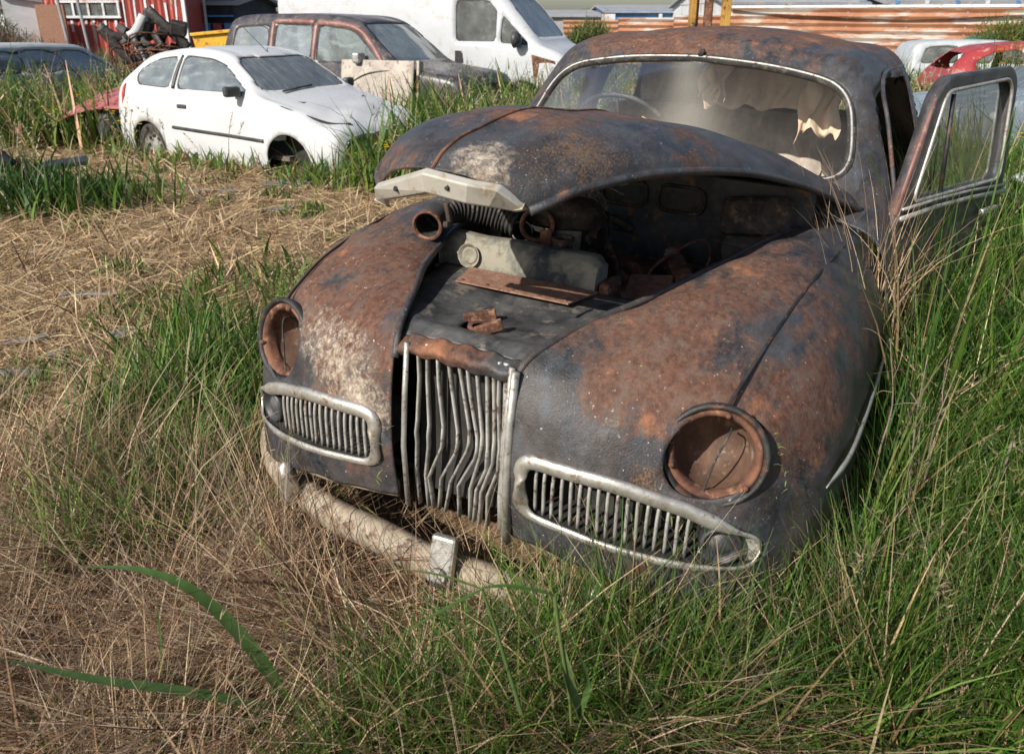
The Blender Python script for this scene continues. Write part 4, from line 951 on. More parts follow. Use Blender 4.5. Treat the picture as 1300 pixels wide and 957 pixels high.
# --- white van
VST = [(2.78,(.74,.34),(.88,.58),(.86,.86),(.70,.94),.97),(2.58,(.90,.30),(.97,.6),(.95,1.04),(.78,1.12),1.15),(2.22,(.95,.28),(1.0,.62),(.98,1.16),(.84,1.27),1.31),
 (1.80,(.95,.28),(1.0,.62),(.99,1.22),(.84,1.70),1.75),(1.38,(.95,.28),(1.0,.62),(1.0,1.28),(.83,2.08),2.14),(1.0,(.95,.28),(1.0,.62),(1.0,1.32),(.84,2.24),2.32),
 (.4,(.95,.28),(1.0,.62),(1.0,1.34),(.88,2.32),2.40),(-1.2,(.95,.28),(1.0,.62),(1.0,1.34),(.90,2.33),2.42),(-2.70,(.95,.28),(1.0,.62),(1.0,1.34),(.90,2.33),2.40),(-2.80,(.90,.34),(.95,.62),(.95,1.30),(.84,2.24),2.30)]
vroot, VS = make_car('panel_van', (-1.30, 16.35, -.10), R_(-20), VST, M['vanwhite'], M['carglass'],
    'tall white panel van with a dark wing mirror, biggest vehicle in the yard', None,
    windows=[([(1.46,1.30),(1.46,1.78),(1.30,1.95),(.72,1.96),(.72,1.30)], .06), ([(2.06,1.24),(1.56,1.72),(1.53,1.28)], .05)],
    screen_poly=[(-.80,1.36),(-.72,2.02),(.72,2.02),(.80,1.36)], screen_x=1.2, arches=[(1.95,.38),(-1.75,.38)], wheel_r=.33, interior=(.7,),
    seams=[([(.62,2.02),(.62,1.3),(.60,.42)], .008, 'alloy', 'door_gap'), ([(-.7,2.1),(-.7,.45)], .009, 'alloy', 'panel_groove'), ([(.55,1.20),(-.5,1.20),(-2.6,1.20)], .010, 'alloy', 'side_crease'), ([(2.1,.62),(.5,.60),(-2.6,.60)], .022, 'plastic', 'rub_strip'), ([(-1.9,2.1),(-1.9,.45)], .006, 'alloy', 'panel_groove')])
vroot['category'] = 'van'
MB().disc_lathe([(.0005,-.10),(.08,-.09),(.13,-.03),(.14,.03),(.12,.05),(.0005,.052)], (1.86, -1.14, 1.34), (-1, -.1, 0), 18).build('wing_mirror', M['plastic'], vroot, smooth=True).scale = (1, 1, 1)
MB().box((1.86, -1.02, 1.28), (.08, .18, .06)).build('mirror_arm', M['plastic'], vroot, bevel=.01)
MB().box((.78, -1.012, 1.05), (.17, .03, .22)).build('door_handle', M['black'], vroot, bevel=.015)
for sg in (-1, 1): MB().prism([(2.35, sg*.93, 1.12),(2.66, sg*.80, 1.02),(2.72, sg*.80, .78),(2.45, sg*.97, .84)], (.02, sg*.02, .02)).build('headlamp', M['alloy'], vroot, bevel=.01)
MB().prism([(2.10, -1.015, 1.10),(2.50, -.99, 1.0),(2.60, -.95, .55),(2.15, -1.01, .60)], (.01, -.01, 0)).build('rust_scar', M['rust'], vroot)
# --- pale grey estate half sunk in the weeds on the left
EST = [(2.1,(.6,.34),(.7,.5),(.68,.66),(.5,.72),.74),(1.9,(.76,.28),(.80,.55),(.78,.78),(.6,.84),.87),(1.0,(.8,.26),(.82,.55),(.80,.92),(.66,.97),1.0),(.5,(.8,.26),(.82,.55),(.80,.95),(.64,1.2),1.25),
 (.1,(.8,.26),(.82,.55),(.80,.96),(.60,1.38),1.43),(-1.0,(.8,.26),(.82,.55),(.80,.97),(.60,1.42),1.47),(-1.9,(.8,.26),(.82,.55),(.80,.97),(.60,1.38),1.43),(-2.12,(.78,.28),(.81,.55),(.78,.95),(.66,1.20),1.24),(-2.22,(.72,.32),(.76,.52),(.73,.80),(.62,.86),.88)]
ew = [([(.70,1.0),(.15,1.33),(-.35,1.37),(-.35,1.0)], .05), ([(-.45,1.0),(-.45,1.37),(-1.1,1.38),(-1.1,1.0)], .05), ([(-1.2,1.0),(-1.2,1.38),(-1.85,1.34),(-1.98,1.0)], .05)]
make_car('estate_car', (-8.35, 15.8, -.30), R_(66), EST, M['greycar'], M['carglass'], 'pale grey estate car sunk in tall weeds at the far left', None,
    windows=ew, screen_poly=[(-.66,1.02),(-.56,1.37),(.56,1.37),(.66,1.02)], screen_x=.0, rear_poly=[(-.62,1.0),(-.54,1.34),(.54,1.34),(.62,1.0)], rear_x=-1.9, arches=[(1.3,.34),(-1.4,.34)], interior=(-.1,), kx=6, ky=6)
# --- blue grey saloon behind the open door, red shell, pale and green cars beyond it
make_car('blue_grey_car', (5.35, 7.55, -.02), R_(170), EST, M['bluegrey'], M['carglass'], 'blue grey car standing behind the open door of the rusty saloon', None,
    windows=ew, screen_poly=[(-.66,1.02),(-.56,1.37),(.56,1.37),(.66,1.02)], screen_x=.0, rear_poly=[(-.62,1.0),(-.54,1.34),(.54,1.34),(.62,1.0)], rear_x=-1.9, arches=[(1.3,.36),(-1.4,.34)], interior=(-.1,), kx=6, ky=6)
make_car('stripped_car', (8.75, 14.0, -.22), R_(-12), HST, M['redpaint'], None, 'red car shell stripped of its glass and wheels at the right edge', None,
    windows=[([(.60,.98),(.16,1.25),(-.10,1.33),(-.60,1.36),(-.60,.75),(.55,.70)], .05), ([(-.72,.9),(-.72,1.34),(-1.15,1.29),(-1.42,1.15),(-1.36,.95)], .09)],
    screen_poly=[(-.66,1.0),(-.53,1.335),(.53,1.335),(.66,1.0)], screen_x=.0, rear_poly=[(-.60,1.03),(-.48,1.27),(.48,1.27),(.60,1.03)], rear_x=-1.35, arches=[(1.20,.36),(-1.24,.335)], interior=(-.1,), kx=6, ky=6, rims=False)
make_car('saloon_car', (11.0, 19.6, -.35), R_(-8), EST, M['greycar'], M['carglass'], 'pale grey car behind the red stripped shell', None,
    windows=ew, screen_poly=[(-.66,1.02),(-.56,1.37),(.56,1.37),(.66,1.02)], screen_x=.0, arches=[(1.3,.34),(-1.4,.34)], interior=(-.1,), kx=5, ky=5)
make_car('saloon_car', (14.2, 23.0, -.3), R_(-8), EST, M['greenpaint'], M['carglass'], 'dark green car furthest back, in front of the rusty fence', None,
    windows=ew, screen_poly=[(-.66,1.02),(-.56,1.37),(.56,1.37),(.66,1.02)], screen_x=.0, arches=[(1.3,.34),(-1.4,.34)], interior=(-.1,), kx=5, ky=5)
# engine lump and loose bits at the stripped car's nose
eb = empty('scrap_engine', (11.0, 12.6, .55), (0, .2, .4), 'dark greasy engine lying at the nose of the red stripped shell', 'engine')
m_ = MB(); r3 = np.random.default_rng(9)
for i in range(10): m_.box(r3.uniform(-.3, .3, 3), r3.uniform(.12, .4, 3), r3.uniform(-1, 1, 3))
m_.build('engine_block', M['engine'], eb, bevel=.03)
m_ = MB()
for i in range(6): m_.tube(spline([r3.uniform(-.4, .4, 3) for k in range(4)], 5), .03, 8)
m_.build('pipework', M['rust'], eb, smooth=True)

# --- upended black wreckage beyond the hatchback
wk = empty('wrecked_front_end', (-6.15, 14.6, 0), (0, 0, .2), 'upended black car front end heaped behind the white hatchback roof', 'wreckage')
wrk = [([(-.62,0,1.46),(-.40,0,1.30),(-.12,.05,1.28),(.10,.05,1.50),(.16,.05,1.72)], .07, 'plastic', 'bent_wing'),
       ([(.16,.05,1.70),(.35,0,1.50),(.55,0,1.30),(.72,.0,1.10)], .09, 'black', 'cross_member'),
       ([(-.60,0,1.44),(-.45,0,1.20),(-.30,0,1.02),(-.05,0,.80)], .085, 'black', 'cross_member'),
       ([(-.1,-.12,1.25),(.05,-.15,1.0),(.10,-.1,.78),(.15,-.1,.5)], .06, 'plastic', 'strut'),
       ([(.2,0,1.35),(.35,-.1,1.1),(.55,-.1,.9),(.6,0,.6)], .07, 'black', 'strut')]
for pts, r, mt, nm in wrk: MB().tube(spline(pts, 6), r, 8, flat=.45).build(nm, M[mt], wk, smooth=True)
MB().tube(spline([(-.17,-.10,1.30),(-.07,-.1,1.36),(.03,-.1,1.50),(.10,-.1,1.62)], 5), .06, 8, flat=.3).build('white_edge', M['white'], wk, smooth=True)
MB().tube([(.0,-.16,1.1),(.10,-.2,.75)], .028, 8).build('damper', M['alloy'], wk)
m_ = MB()
for i in range(26): m_.box((r3.uniform(-.4, .65), r3.uniform(-.1, .4), r3.uniform(.3, 1.42)), r3.uniform(.05, .30, 3), r3.uniform(-1.5, 1.5, 3))
m_.build('crushed_metal', M['black'], wk, bevel=.02)
m_ = MB()
for i in range(12): m_.tube(spline([np.array([r3.uniform(-.4, .6), -.15, r3.uniform(.4, 1.2)])+r3.normal(0, .12, 3) for k in range(4)], 4), .014, 5)
m_.build('hanging_hoses', M['rust'], wk, smooth=True)
# --- faded red panel and liner lying in the weeds
rp = MB(); P = [[(u, v, .02+.34*(1-((u-.1)/1.2)**2)*(1-.75*v*v)) for v in (-.6,-.3,0,.3,.6)] for u in (-.9,-.4,.1,.6,1.0)]
G = cr(np.array(P), 5); G = cr(G.transpose(1, 0, 2), 5).transpose(1, 0, 2); o = Surf(G).build('car_bonnet_panel', M['pink'], None, solid=.02)
o.location = (-5.45, 11.7, .27); o.rotation_euler = (R_(14), R_(-14), R_(-25)); tag(o, 'faded red car bonnet lying in the weeds beside the hatchback tail', 'car panel')
o = MB().tube(spline([(-.28,0,.0),(-.24,0,.22),(-.05,0,.36),(.20,0,.36),(.30,0,.30)], 6), .16, 10, flat=.5).build('wheel_arch_liner', M['plastic'], None, smooth=True)
o.location = (-5.0, 11.05, .08); tag(o, 'dark grey plastic wheel arch liner lying behind the hatchback rear wheel', 'wheel liner')
# --- dark bits at the left edge, in the mound of grass
bl = empty('scrap_bumper', (-4.95, 7.62, -.02), (0, 0, .3), 'black plastic car bumper dumped in the grass mound at the left edge', 'scrap')
MB().tube(spline([(-.7,.3,.55),(-.2,.0,.62),(.15,-.1,.48),(.35,-.1,.30)], 6), .10, 10, flat=.5).build('bumper_skin', M['plastic'], bl, smooth=True)
MB().box((.0, .12, .36), (.5, .35, .22), (.2, .3, .1)).build('bumper_beam', M['black'], bl, bevel=.04)
MB().box((.75, .12, .30), (.42, .20, .05), (.1, -.1, .1)).build('broken_flap', M['plastic'], bl, bevel=.01)
# --- pale panel behind the door
P = [[(u*.42, v*.3, .72+.10*(1-u*u)*(1-v*v)-.12*v*v) for v in (-1,-.5,0,.5,1)] for u in (-1,-.5,0,.5,1)]
G = cr(np.array(P), 5); G = cr(G.transpose(1, 0, 2), 5).transpose(1, 0, 2); s_ = Surf(G); s_.v[:, 2] += .012*np.sin(s_.v[:, 0]*30)*np.sin(s_.v[:, 1]*26)
o = s_.build('loose_wing_panel', M['greycar'], None, solid=.02); o.location = (3.32, 4.75, -.03); tag(o, 'crumpled pale grey car wing lying just behind the open door', 'car panel')
leg_ = MB().box((3.32, 4.75, .33), (.5, .35, .62)).build('scrap_crate', M['black'], None, bevel=.02); tag(leg_, 'black plastic crate hidden in grass under the pale crumpled wing', 'crate')

# ================================================================== YARD EDGE: FENCES, SHEDS, HILL
def ribbed(p0, p1, z0, z1, n, mat, name, parent=None, horiz=True, amp=.03, thick=.01, top_wave=0):
    a = np.array(p0, float); b_ = np.array(p1, float); L = np.linalg.norm(b_-a); d = (b_-a)/L; nn = np.array([-d[1], d[0]])
    V = []; F = []
    if horiz:
        m = n*4; c = 14; zz = np.linspace(z0, z1, m+1)
        for i in range(c+1):
            for k, z in enumerate(zz):
                q = a+d*L*i/c+nn*amp*math.sin(k*math.pi/2); V.append((q[0], q[1], z+(top_wave*math.sin(i*1.7) if k == m else 0)))
        for i in range(c):
            for k in range(m): F.append((i*(m+1)+k, (i+1)*(m+1)+k, (i+1)*(m+1)+k+1, i*(m+1)+k+1))
    else:
        m = n*4
        for i in range(m+1):
            q = a+d*L*i/m+nn*amp*math.sin(i*math.pi/2); V += [(q[0], q[1], z0), (q[0], q[1], z1)]
        for i in range(m): F.append((2*i, 2*i+2, 2*i+3, 2*i+1))
    o = MB().add(V, F).build(name, mat, parent, solid=thick); return o
def xy(px, Y): return at(px, 30, Y).x, Y
def zat(py, Y): return at(650, py, Y).z
# rusty corrugated fence, right and middle
f1 = empty('corrugated_fence', (*xy(905, 30), 0), (0, 0, 0), 'long rusty corrugated iron fence running behind the red stripped shell', 'fence')
def rel(o, root): o.location = -Vector(root.location); return o
for k in range(6):
    p0 = xy(925+k*76, 30-k*1.1); p1 = xy(925+(k+1)*76, 30-(k+1)*1.1)
    rel(ribbed(p0, p1, .0, zat(12, 30-k*1.1)+.05, 9, M['rustfence'], 'fence_sheet', f1, True, .035, .01, .015), f1)
for k in range(7):
    p = xy(925+k*76, 30-k*1.1); rel(MB().box((p[0], p[1]+.1, 1.0), (.1, .1, 2.1)).build('post', M['greyroof'], f1), f1)
rel(MB().tube([(*xy(925, 29.8), 1.92), (*xy(1381, 23.3), 1.87)], .05, 6).build('top_rail', M['whitesheet'], f1), f1)
f2 = empty('corrugated_fence', (*xy(715, 33), 0), (0, 0, 0), 'shorter rust streaked fence seen between the van and the yellow mast', 'fence')
for k in range(3):
    rel(ribbed(xy(715+k*70, 33-k*.8), xy(785+k*70, 32.2-k*.8), 0, zat(26, 32)+.08*k, 8, M['rustfence'], 'fence_sheet', f2, True, .035, .01), f2)
    p = xy(772+k*66, 33-k*.8-.15); rel(MB().box((p[0], p[1], .85), (.5 if k == 0 else .12, .05, 1.75)).build('post', M['whitesheet'], f2), f2)
# long blue shed and the white shed behind the fences
def shed(name, px0, px1, Y, py_eave, py_ridge, depth, wall, roof, label, cat='building', wallh=None, over=.3, blueband=None):
    x0, x1 = at(px0, 20, Y).x, at(px1, 20, Y).x; ze = zat(py_eave, Y); zr = zat(py_ridge, Y+depth/2)
    root = empty(name, ((x0+x1)/2, Y, 0), (0, 0, 0), label, cat); w = (x1-x0)
    MB().box((0, depth/2, ze/2), (w, depth, ze)).build('wall', wall, root)
    V = [(-w/2-over, -over, ze-.05), (w/2+over, -over, ze-.05), (w/2+over, depth/2, zr), (-w/2-over, depth/2, zr), (w/2+over, depth+over, ze-.05), (-w/2-over, depth+over, ze-.05)]
    MB().add(V, [(0, 1, 2, 3), (3, 2, 4, 5)]).build('roof', roof, root, solid=.12)
    MB().add([(-w/2+.01, .01, ze), (-w/2+.01, depth-.01, ze), (-w/2+.01, depth/2, zr-.03)], [(0, 1, 2)]).add([(w/2-.01, .01, ze), (w/2-.01, depth-.01, ze), (w/2-.01, depth/2, zr-.03)], [(0, 1, 2)]).build('gable', wall, root, solid=.05)
    return root, w, ze
b1, w1, z1 = shed('long_shed', 772, 905, 62, 13.5, 6.5, 14, M['bluesheet'], M['greyroof'], 'long blue walled shed with a grey roof beyond the middle fence')
b0, _, _ = shed('low_shed', 655, 775, 66, 19, 13, 12, M['greyroof'], M['greyroof'], 'low grey shed just left of the long blue shed')
b2, w2, z2 = shed('white_shed', 925, 1120, 46, 2, -20, 16, M['whitesheet'], M['greyroof'], 'white sheet metal shed with ribbed walls right of the yellow mast')
for k in range(30): pass
ribbed((-w2/2, -.06), (w2/2, -.06), .6, z2-.1, 34, M['whitesheet'], 'ribbed_wall', b2, False, .06, .02)
MB().box((w2/2-.9, -.2, z2/2), (.9, .12, z2)).build('blue_corner', M['bluesheet'], b2)
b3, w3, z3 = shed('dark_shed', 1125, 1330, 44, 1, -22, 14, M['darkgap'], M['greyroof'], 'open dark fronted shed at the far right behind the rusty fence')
for k, xx in enumerate(np.linspace(-w3/2+.3, w3/2-.3, 6)): MB().box((xx, -.3, z3/2), (.16, .16, z3)).build('post', M['whitesheet'] if k % 2 else M['bluesheet'], b3)
MB().box((0, -.32, z3-.25), (w3, .12, .16)).build('beam', M['greyroof'], b3); MB().box((0, -.32, 2.1), (w3, .10, .22)).build('beam', M['whitesheet'], b3)
# yellow rusty forklift mast standing behind the saloon
ms = empty('forklift_mast', (*xy(900, 9.4), 0), (0, 0, .05), 'rusty yellow steel mast of three uprights standing behind the saloon roof', 'mast')
for x in (-.185, .185):
    MB().box((x, 0, 1.5), (.055, .12, 3.0)).box((x+.045*(1 if x < 0 else -1), .0, 1.5), (.04, .03, 3.0)).build('upright', M['rustyellow'], ms, bevel=.006)
MB().box((-.01, .02, 1.5), (.09, .07, 3.0)).build('lift_ram', M['rust'], ms, bevel=.02)
for z in (.3, 2.3, 2.9): MB().box((0, .06, z), (.36, .05, .12)).build('crossbar', M['rustyellow'], ms)
# red barn on the left
bx0, bx1 = at(58, 20, 31).x, at(238, 20, 31).x
rb = empty('red_barn', ((bx0+bx1)/2, 31, 0), (0, 0, 0), 'red sheet metal barn with a white framed window band and peeling streaks', 'building'); wb = bx1-bx0
MB().box((0, 4, 1.7), (wb-.1, 7.9, 3.3)).build('wall_core', M['redwall'], rb)
ribbed((-wb/2, -.05), (wb/2, -.05), 0, 3.4, 24, M['redwall'], 'wall', rb, False, .03, .02)
MB().box((0, 3.8, 3.5), (wb+.7, 8.6, .16), (R_(4), 0, 0)).build('roof', M['greyroof'], rb)
wx0, wx1 = at(78, 20, 31).x-(bx0+bx1)/2, at(154, 20, 31).x-(bx0+bx1)/2; wz0, wz1 = zat(22, 31), zat(2.5, 31)
fr = MB().box(((wx0+wx1)/2, -.13, wz0), (wx1-wx0+.1, .1, .08)).box(((wx0+wx1)/2, -.13, wz1), (wx1-wx0+.1, .1, .08))
for k in range(5): fr.box((wx0+(wx1-wx0)*k/4, -.128, (wz0+wz1)/2), (.07, .09, wz1-wz0+.07))
wf = fr.build('window', M['whitesheet'], rb)
MB().box(((wx0+wx1)/2, -.10, (wz0+wz1)/2), (wx1-wx0, .04, wz1-wz0)).build('pane', M['carglass'], wf)
MB().box((wb/2-.04, -.14, 1.7), (.12, .12, 3.4)).build('corner_trim', M['whitesheet'], rb)
st_ = MB()
rr_ = np.random.default_rng(6)
for k in range(13):
    x = wb/2-.35-k*.36+rr_.uniform(-.08, .08); z1_ = zat(rr_.uniform(-4, 8), 31); z0_ = zat(rr_.uniform(28, 44), 31)
    if x < wx1+.1: z1_ = wz0-.1
    MB().box((x, -.085, (z0_+z1_)/2), (rr_.uniform(.04, .09), .02, z1_-z0_), (0, rr_.uniform(-.03, .05), 0)).build('peeling_streak', M['whitesheet'], rb)
ox = at(65, 20, 30.2).x-(bx0+bx1)/2
MB().box((ox, -.8, 1.0), (.95, .12, 2.0)).build('ochre_door', M['oxide'], rb)
for px in (80, 105):
    p = at(px, 30, 28.5); o = MB().tube([(0, 0, 0), (-.25, 0, 3.6)], .05, 8).build('steel_pole', M['greyroof'], None); o.location = (p.x+.1, 28.5, 0)
    tag(o, 'thin grey steel pole leaning left in front of the red barn windows' if px == 80 else 'thin grey steel pole at the middle of the red barn window band', 'pole')
wsx = at(45, 20, 33).x
ls = empty('lean_to', (wsx, 32.2, 0), (0, 0, .5), 'small whitish grey lean-to shed at the left end of the red barn', 'building')
MB().box((0, .0, 1.1), (1.2, 2.0, 2.2)).build('wall', M['whitesheet'], ls); MB().box((0, 0, 2.25), (1.5, 2.3, .1), (0, .18, 0)).build('roof', M['greyroof'], ls)
b4, _, _ = shed('tiled_house', -60, 52, 48, 8, -6, 9, M['whitesheet'], M['brownroof'], 'pale house with a brown roof at the far left corner')
for k in range(5): MB().box((-3+k*1.2, -.05, 2.2), (.5, .1, .8)).build('window', M['darkgap'], b4)
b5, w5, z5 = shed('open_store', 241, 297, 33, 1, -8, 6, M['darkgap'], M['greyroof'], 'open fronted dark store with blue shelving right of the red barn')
for z in (1.0, 1.65): MB().box((0, -.2, z), (w5, .3, .06)).build('shelf', M['bluesheet'], b5)
for k in range(4):
    m_ = MB().box((-w5/2+.25+k*.42, -.25, 1.22), (.32, .3, .38)).build('shelf_bin', M['bluesheet' if k % 2 else 'redpaint'], b5, bevel=.03)
MB().box((-.1, -.4, 1.6), (.07, .07, 3.2)).build('post', M['whitesheet'], b5)
b6, _, _ = shed('gabled_shed', 300, 362, 50, 11, 1, 8, M['greywall'], M['brownroof'], 'grey walled shed with a shallow brown roof left of the van')
sk = empty('yellow_skip', (*xy(284, 21), 0), (0, 0, .1), 'bright yellow skip seen over the white hatchback roof', 'skip')
ztop, zbot = zat(37.5, 21), .3
P = [(-.65, ztop-.10), (.70, ztop+.02), (.60, zbot), (-.5, zbot)]
MB().prism([(x, -.5, z) for x, z in P], (0, 1.1, 0)).build('bin', M['yellow'], sk, bevel=.03)
MB().box((.02, -.54, ztop-.05), (1.38, .05, .07), (0, -.09, 0)).build('rim', M['yellow'], sk, bevel=.01)

# ================================================================== GROUND, HILL
def vnoise(x, y, s, seed=0):
    """smooth value noise in the plane, 0..1"""
    r = np.random.default_rng(seed).random((64, 64)); X = x*s+100; Y = y*s+100
    i = np.floor(X).astype(int); j = np.floor(Y).astype(int); u = X-i; v = Y-j; u = u*u*(3-2*u); v = v*v*(3-2*v); f = lambda a, b_: r[a % 64, b_ % 64]
    return (f(i, j)*(1-u)+f(i+1, j)*u)*(1-v)+(f(i, j+1)*(1-u)+f(i+1, j+1)*u)*v
CMI = np.array((Matrix.Translation(car.location) @ car.rotation_euler.to_matrix().to_4x4()).inverted())
def car_local(x, y):
    P = np.stack([x, y, np.zeros_like(x), np.ones_like(x)]); return (CMI @ P)[:2]
def gheight(x, y):
    near = np.exp(-((np.hypot(x, y-3)/7)**2))
    return (.05*vnoise(x, y, .8, 1)+.022*vnoise(x, y, 4, 2)+.012*vnoise(x, y, 11, 3))*(.4+.6*near)-.03
gx_ = np.concatenate([-np.geomspace(500, 9, 26), np.linspace(-8.9, 8.9, 200), np.geomspace(9, 500, 26)])
gy_ = np.concatenate([-np.geomspace(60, 2, 8), np.linspace(-1.9, 14, 200), np.geomspace(14.3, 900, 34)])
X, Y = np.meshgrid(gx_, gy_, indexing='ij'); Z = gheight(X, Y)
Gs = Surf(np.stack([X, Y, Z], -1))
m, nd, lk, bs = new_mat('dirt_and_chaff'); co = coord(nd, lk)
n1 = noise(nd, lk, co, .9, 8, .6); n2 = noise(nd, lk, co, 14, 8, .7); n3 = noise(nd, lk, co, 90, 5, .7)
stm = nd.new('ShaderNodeMapping'); stm.inputs['Scale'].default_value = (60, 9, 20); stm.inputs['Rotation'].default_value = (0, 0, .6); lk.new(co, stm.inputs[0])
n4 = noise(nd, lk, stm.outputs[0], 1, 5, .7, 1.5)
c1 = mixc(nd, lk, ramp(nd, lk, n2, .35, .65), (.16, .10, .056), (.36, .25, .15))
c1 = mixc(nd, lk, ramp(nd, lk, n4, .5, .62), c1, (.50, .37, .23))
c1 = mixc(nd, lk, ramp(nd, lk, n1, .45, .62), c1, (.27, .19, .115))
gm = attr(nd, 'green').outputs['Fac']
c1 = mixc(nd, lk, gm, c1, (.030, .034, .014)); lk.new(c1, bs.inputs['Base Color']); bs.inputs['Roughness'].default_value = .95; bs.inputs['Specular IOR Level'].default_value = .1  # soil darkened under growth: shade between the blades put into the colour
bump(nd, lk, bs, math_(nd, lk, 'ADD', n2, n3), .02, 1); M['ground'] = m
# ------------------------------------------------------------------ where things grow
def sstep(a, b_, v): t = np.clip((v-a)/(b_-a), 0, 1); return t*t*(3-2*t)
hc, hs_ = math.cos(R_(-33)), math.sin(R_(-33))
def veg(x, y):
    """returns green density, dry density, green height, dry height"""
    lx, ly = car_local(x, y); nz = vnoise(x, y, 1.6, 5)*.6+vnoise(x, y, 5, 6)*.4
    g = np.zeros_like(x); gh = np.full_like(x, .25); d = np.full_like(x, .25); dh = np.full_like(x, .16)
    def put(w, h, wd=None, hd=None):
        nonlocal g, gh, d, dh
        gh = np.where(w > g, h, gh); g = np.maximum(g, w)
        if wd is not None: dh = np.where(wd > d, hd, dh); d = np.maximum(d, wd)
    # right of the car
    wr_ = sstep(.80, 1.0, ly)*sstep(-6.5, -5.5, lx)*sstep(-.3, .1, x)
    put(wr_*(.6+.4*nz), .34+.42*sstep(1.7, 3.0, y)+.14*nz, wr_*.22, .45)
    # in front, right half
    wf_ = sstep(-.20, .0, lx)*sstep(-.35, .15, ly); put(wf_*(.40+.60*nz)*(.55+.45*sstep(.0, .5, ly)), .16+.16*nz+.13*(1-sstep(.2, .5, lx))*sstep(.0, .5, ly), wf_*.95, .28+.12*(1-sstep(.0, .4, lx)))
    wf3 = sstep(-.35, -.1, lx)*(1-sstep(.15, .4, lx))*sstep(.35, .6, ly)*(1-sstep(1.2, 1.5, ly)); put(wf3*(.6+.4*nz), .33+.14*nz, wf3*.8, .4)
    wd_ = sstep(-.20, .0, lx)*(1-sstep(-.2, .3, ly)); put(wd_*.42*sstep(.40, .65, nz), .15, wd_*1.0, .20+.20*(1-sstep(.05, .35, lx)))
    # belt left of the car
    xl = -1.17-.19*y+.28*(nz-.5); bl_ = sstep(0, .22, x-xl)*(ly < -.72)*sstep(1.85, 2.2, y+.5*(nz-.5))*(1-sstep(5.0, 5.8, y))*(1-.65*sstep(3.5, 4.8, y))
    put(bl_*(.55+.45*nz), (.23+.14*nz)*(1-.35*sstep(3.3, 4.6, y)), bl_*.35, .22)
    # far growth
    wl_ = sstep(10.5, 11.1, y)*(x < -4.4)*(1-sstep(-5.0, -4.4, x)); put(wl_*(.7+.3*nz), .58+.3*nz, wl_*.5, .6)
    wm_ = sstep(8.4, 9.4, y-.4*x+.5*nz)*(x > -1.9)*(x < 3.2)*sstep(-1.9, -1.4, x); put(wm_*(.6+.4*nz), .50+.35*nz, wm_*.6, .55)
    wb_ = sstep(15, 17, y); put(wb_*.8, .7, wb_*.5, .6)
    wrr = sstep(3.0, 3.6, x)*sstep(4, 5, y); put(wrr*(.6+.4*nz), .45+.25*nz, wrr*.6, .5)
    hx = (x+2.98)*hc+(y-10.42)*hs_; hy = -(x+2.98)*hs_+(y-10.42)*hc
    wh_ = sstep(-2.3, -1.9, hx)*(1-sstep(2.3, 2.7, hx))*sstep(-1.35-.3*nz, -1.05, hy)*(hy < -.84); put(wh_*.8*sstep(.3, .6, nz), .13+.10*nz, wh_*.5, .16)
    wn_ = sstep(1.5, 1.8, hx)*(1-sstep(2.8, 3.2, hx))*(hy > -1.3)*(hy < .8); put(wn_*.55, .30+.15*nz, wn_*.9, .36)
    # mound at the left
    md_ = np.exp(-(((x+4.6)/1.25)**2+((y-7.35)/.62)**2)**2); put(md_, .30+.08*nz, md_*.1, .2)
    # loose tufts on the bare strip
    tf = sstep(.74, .80, vnoise(x, y, 2.3, 9))*(y < 10)*.5; put(tf, .10)
    inside = (lx < -.30) & (lx > -4.8) & (np.abs(ly) < .86)
    inh = (np.abs(hx) < 1.9) & (np.abs(hy) < .80)
    z = inside | inh; g = np.where(z, 0, g); d = np.where(z, 0, d)
    straw = (1-np.clip(g, 0, 1)*.8)*(~z); return g, d, gh, dh, straw
g0 = veg(Gs.v[:, 0], Gs.v[:, 1]); Gs.attrs['green'] = np.clip(g0[0], 0, 1)*.85+.1*(Gs.v[:, 1] > 24)
gr_o = Gs.build('ground', M['ground']); tag(gr_o, kind='structure')
# far hills
def hill(name, x0, x1, Y, h, seed, col):
    r = np.random.default_rng(seed); n = 60; V = []; F = []
    for i in range(n+1):
        t = i/n; x = x0+(x1-x0)*t; hh = h*math.sin(math.pi*t)**.7*(.75+.25*math.sin(t*9+seed)+.08*math.sin(t*31))
        for k, (dy, f) in enumerate(((0, -.05), (40, .5), (90, .85), (140, 1), (260, -.05))): V.append((x, Y+dy, hh*f))
    for i in range(n):
        for k in range(4): F.append((i*5+k, (i+1)*5+k, (i+1)*5+k+1, i*5+k+1))
    o = MB().add(V, F).build(name, col, None, smooth=True); tag(o, kind='structure')
M['hill'] = grimy('far_hill', (.10, .12, .06), (.16, .15, .09), None, .05, 1, 0, .1)
hill('hill', 20, 150, 420, 13, 1, M['hill']); hill('hill', -420, -150, 500, 24, 2, M['hill']); hill('hill', 120, 500, 600, 14, 3, M['hill'])

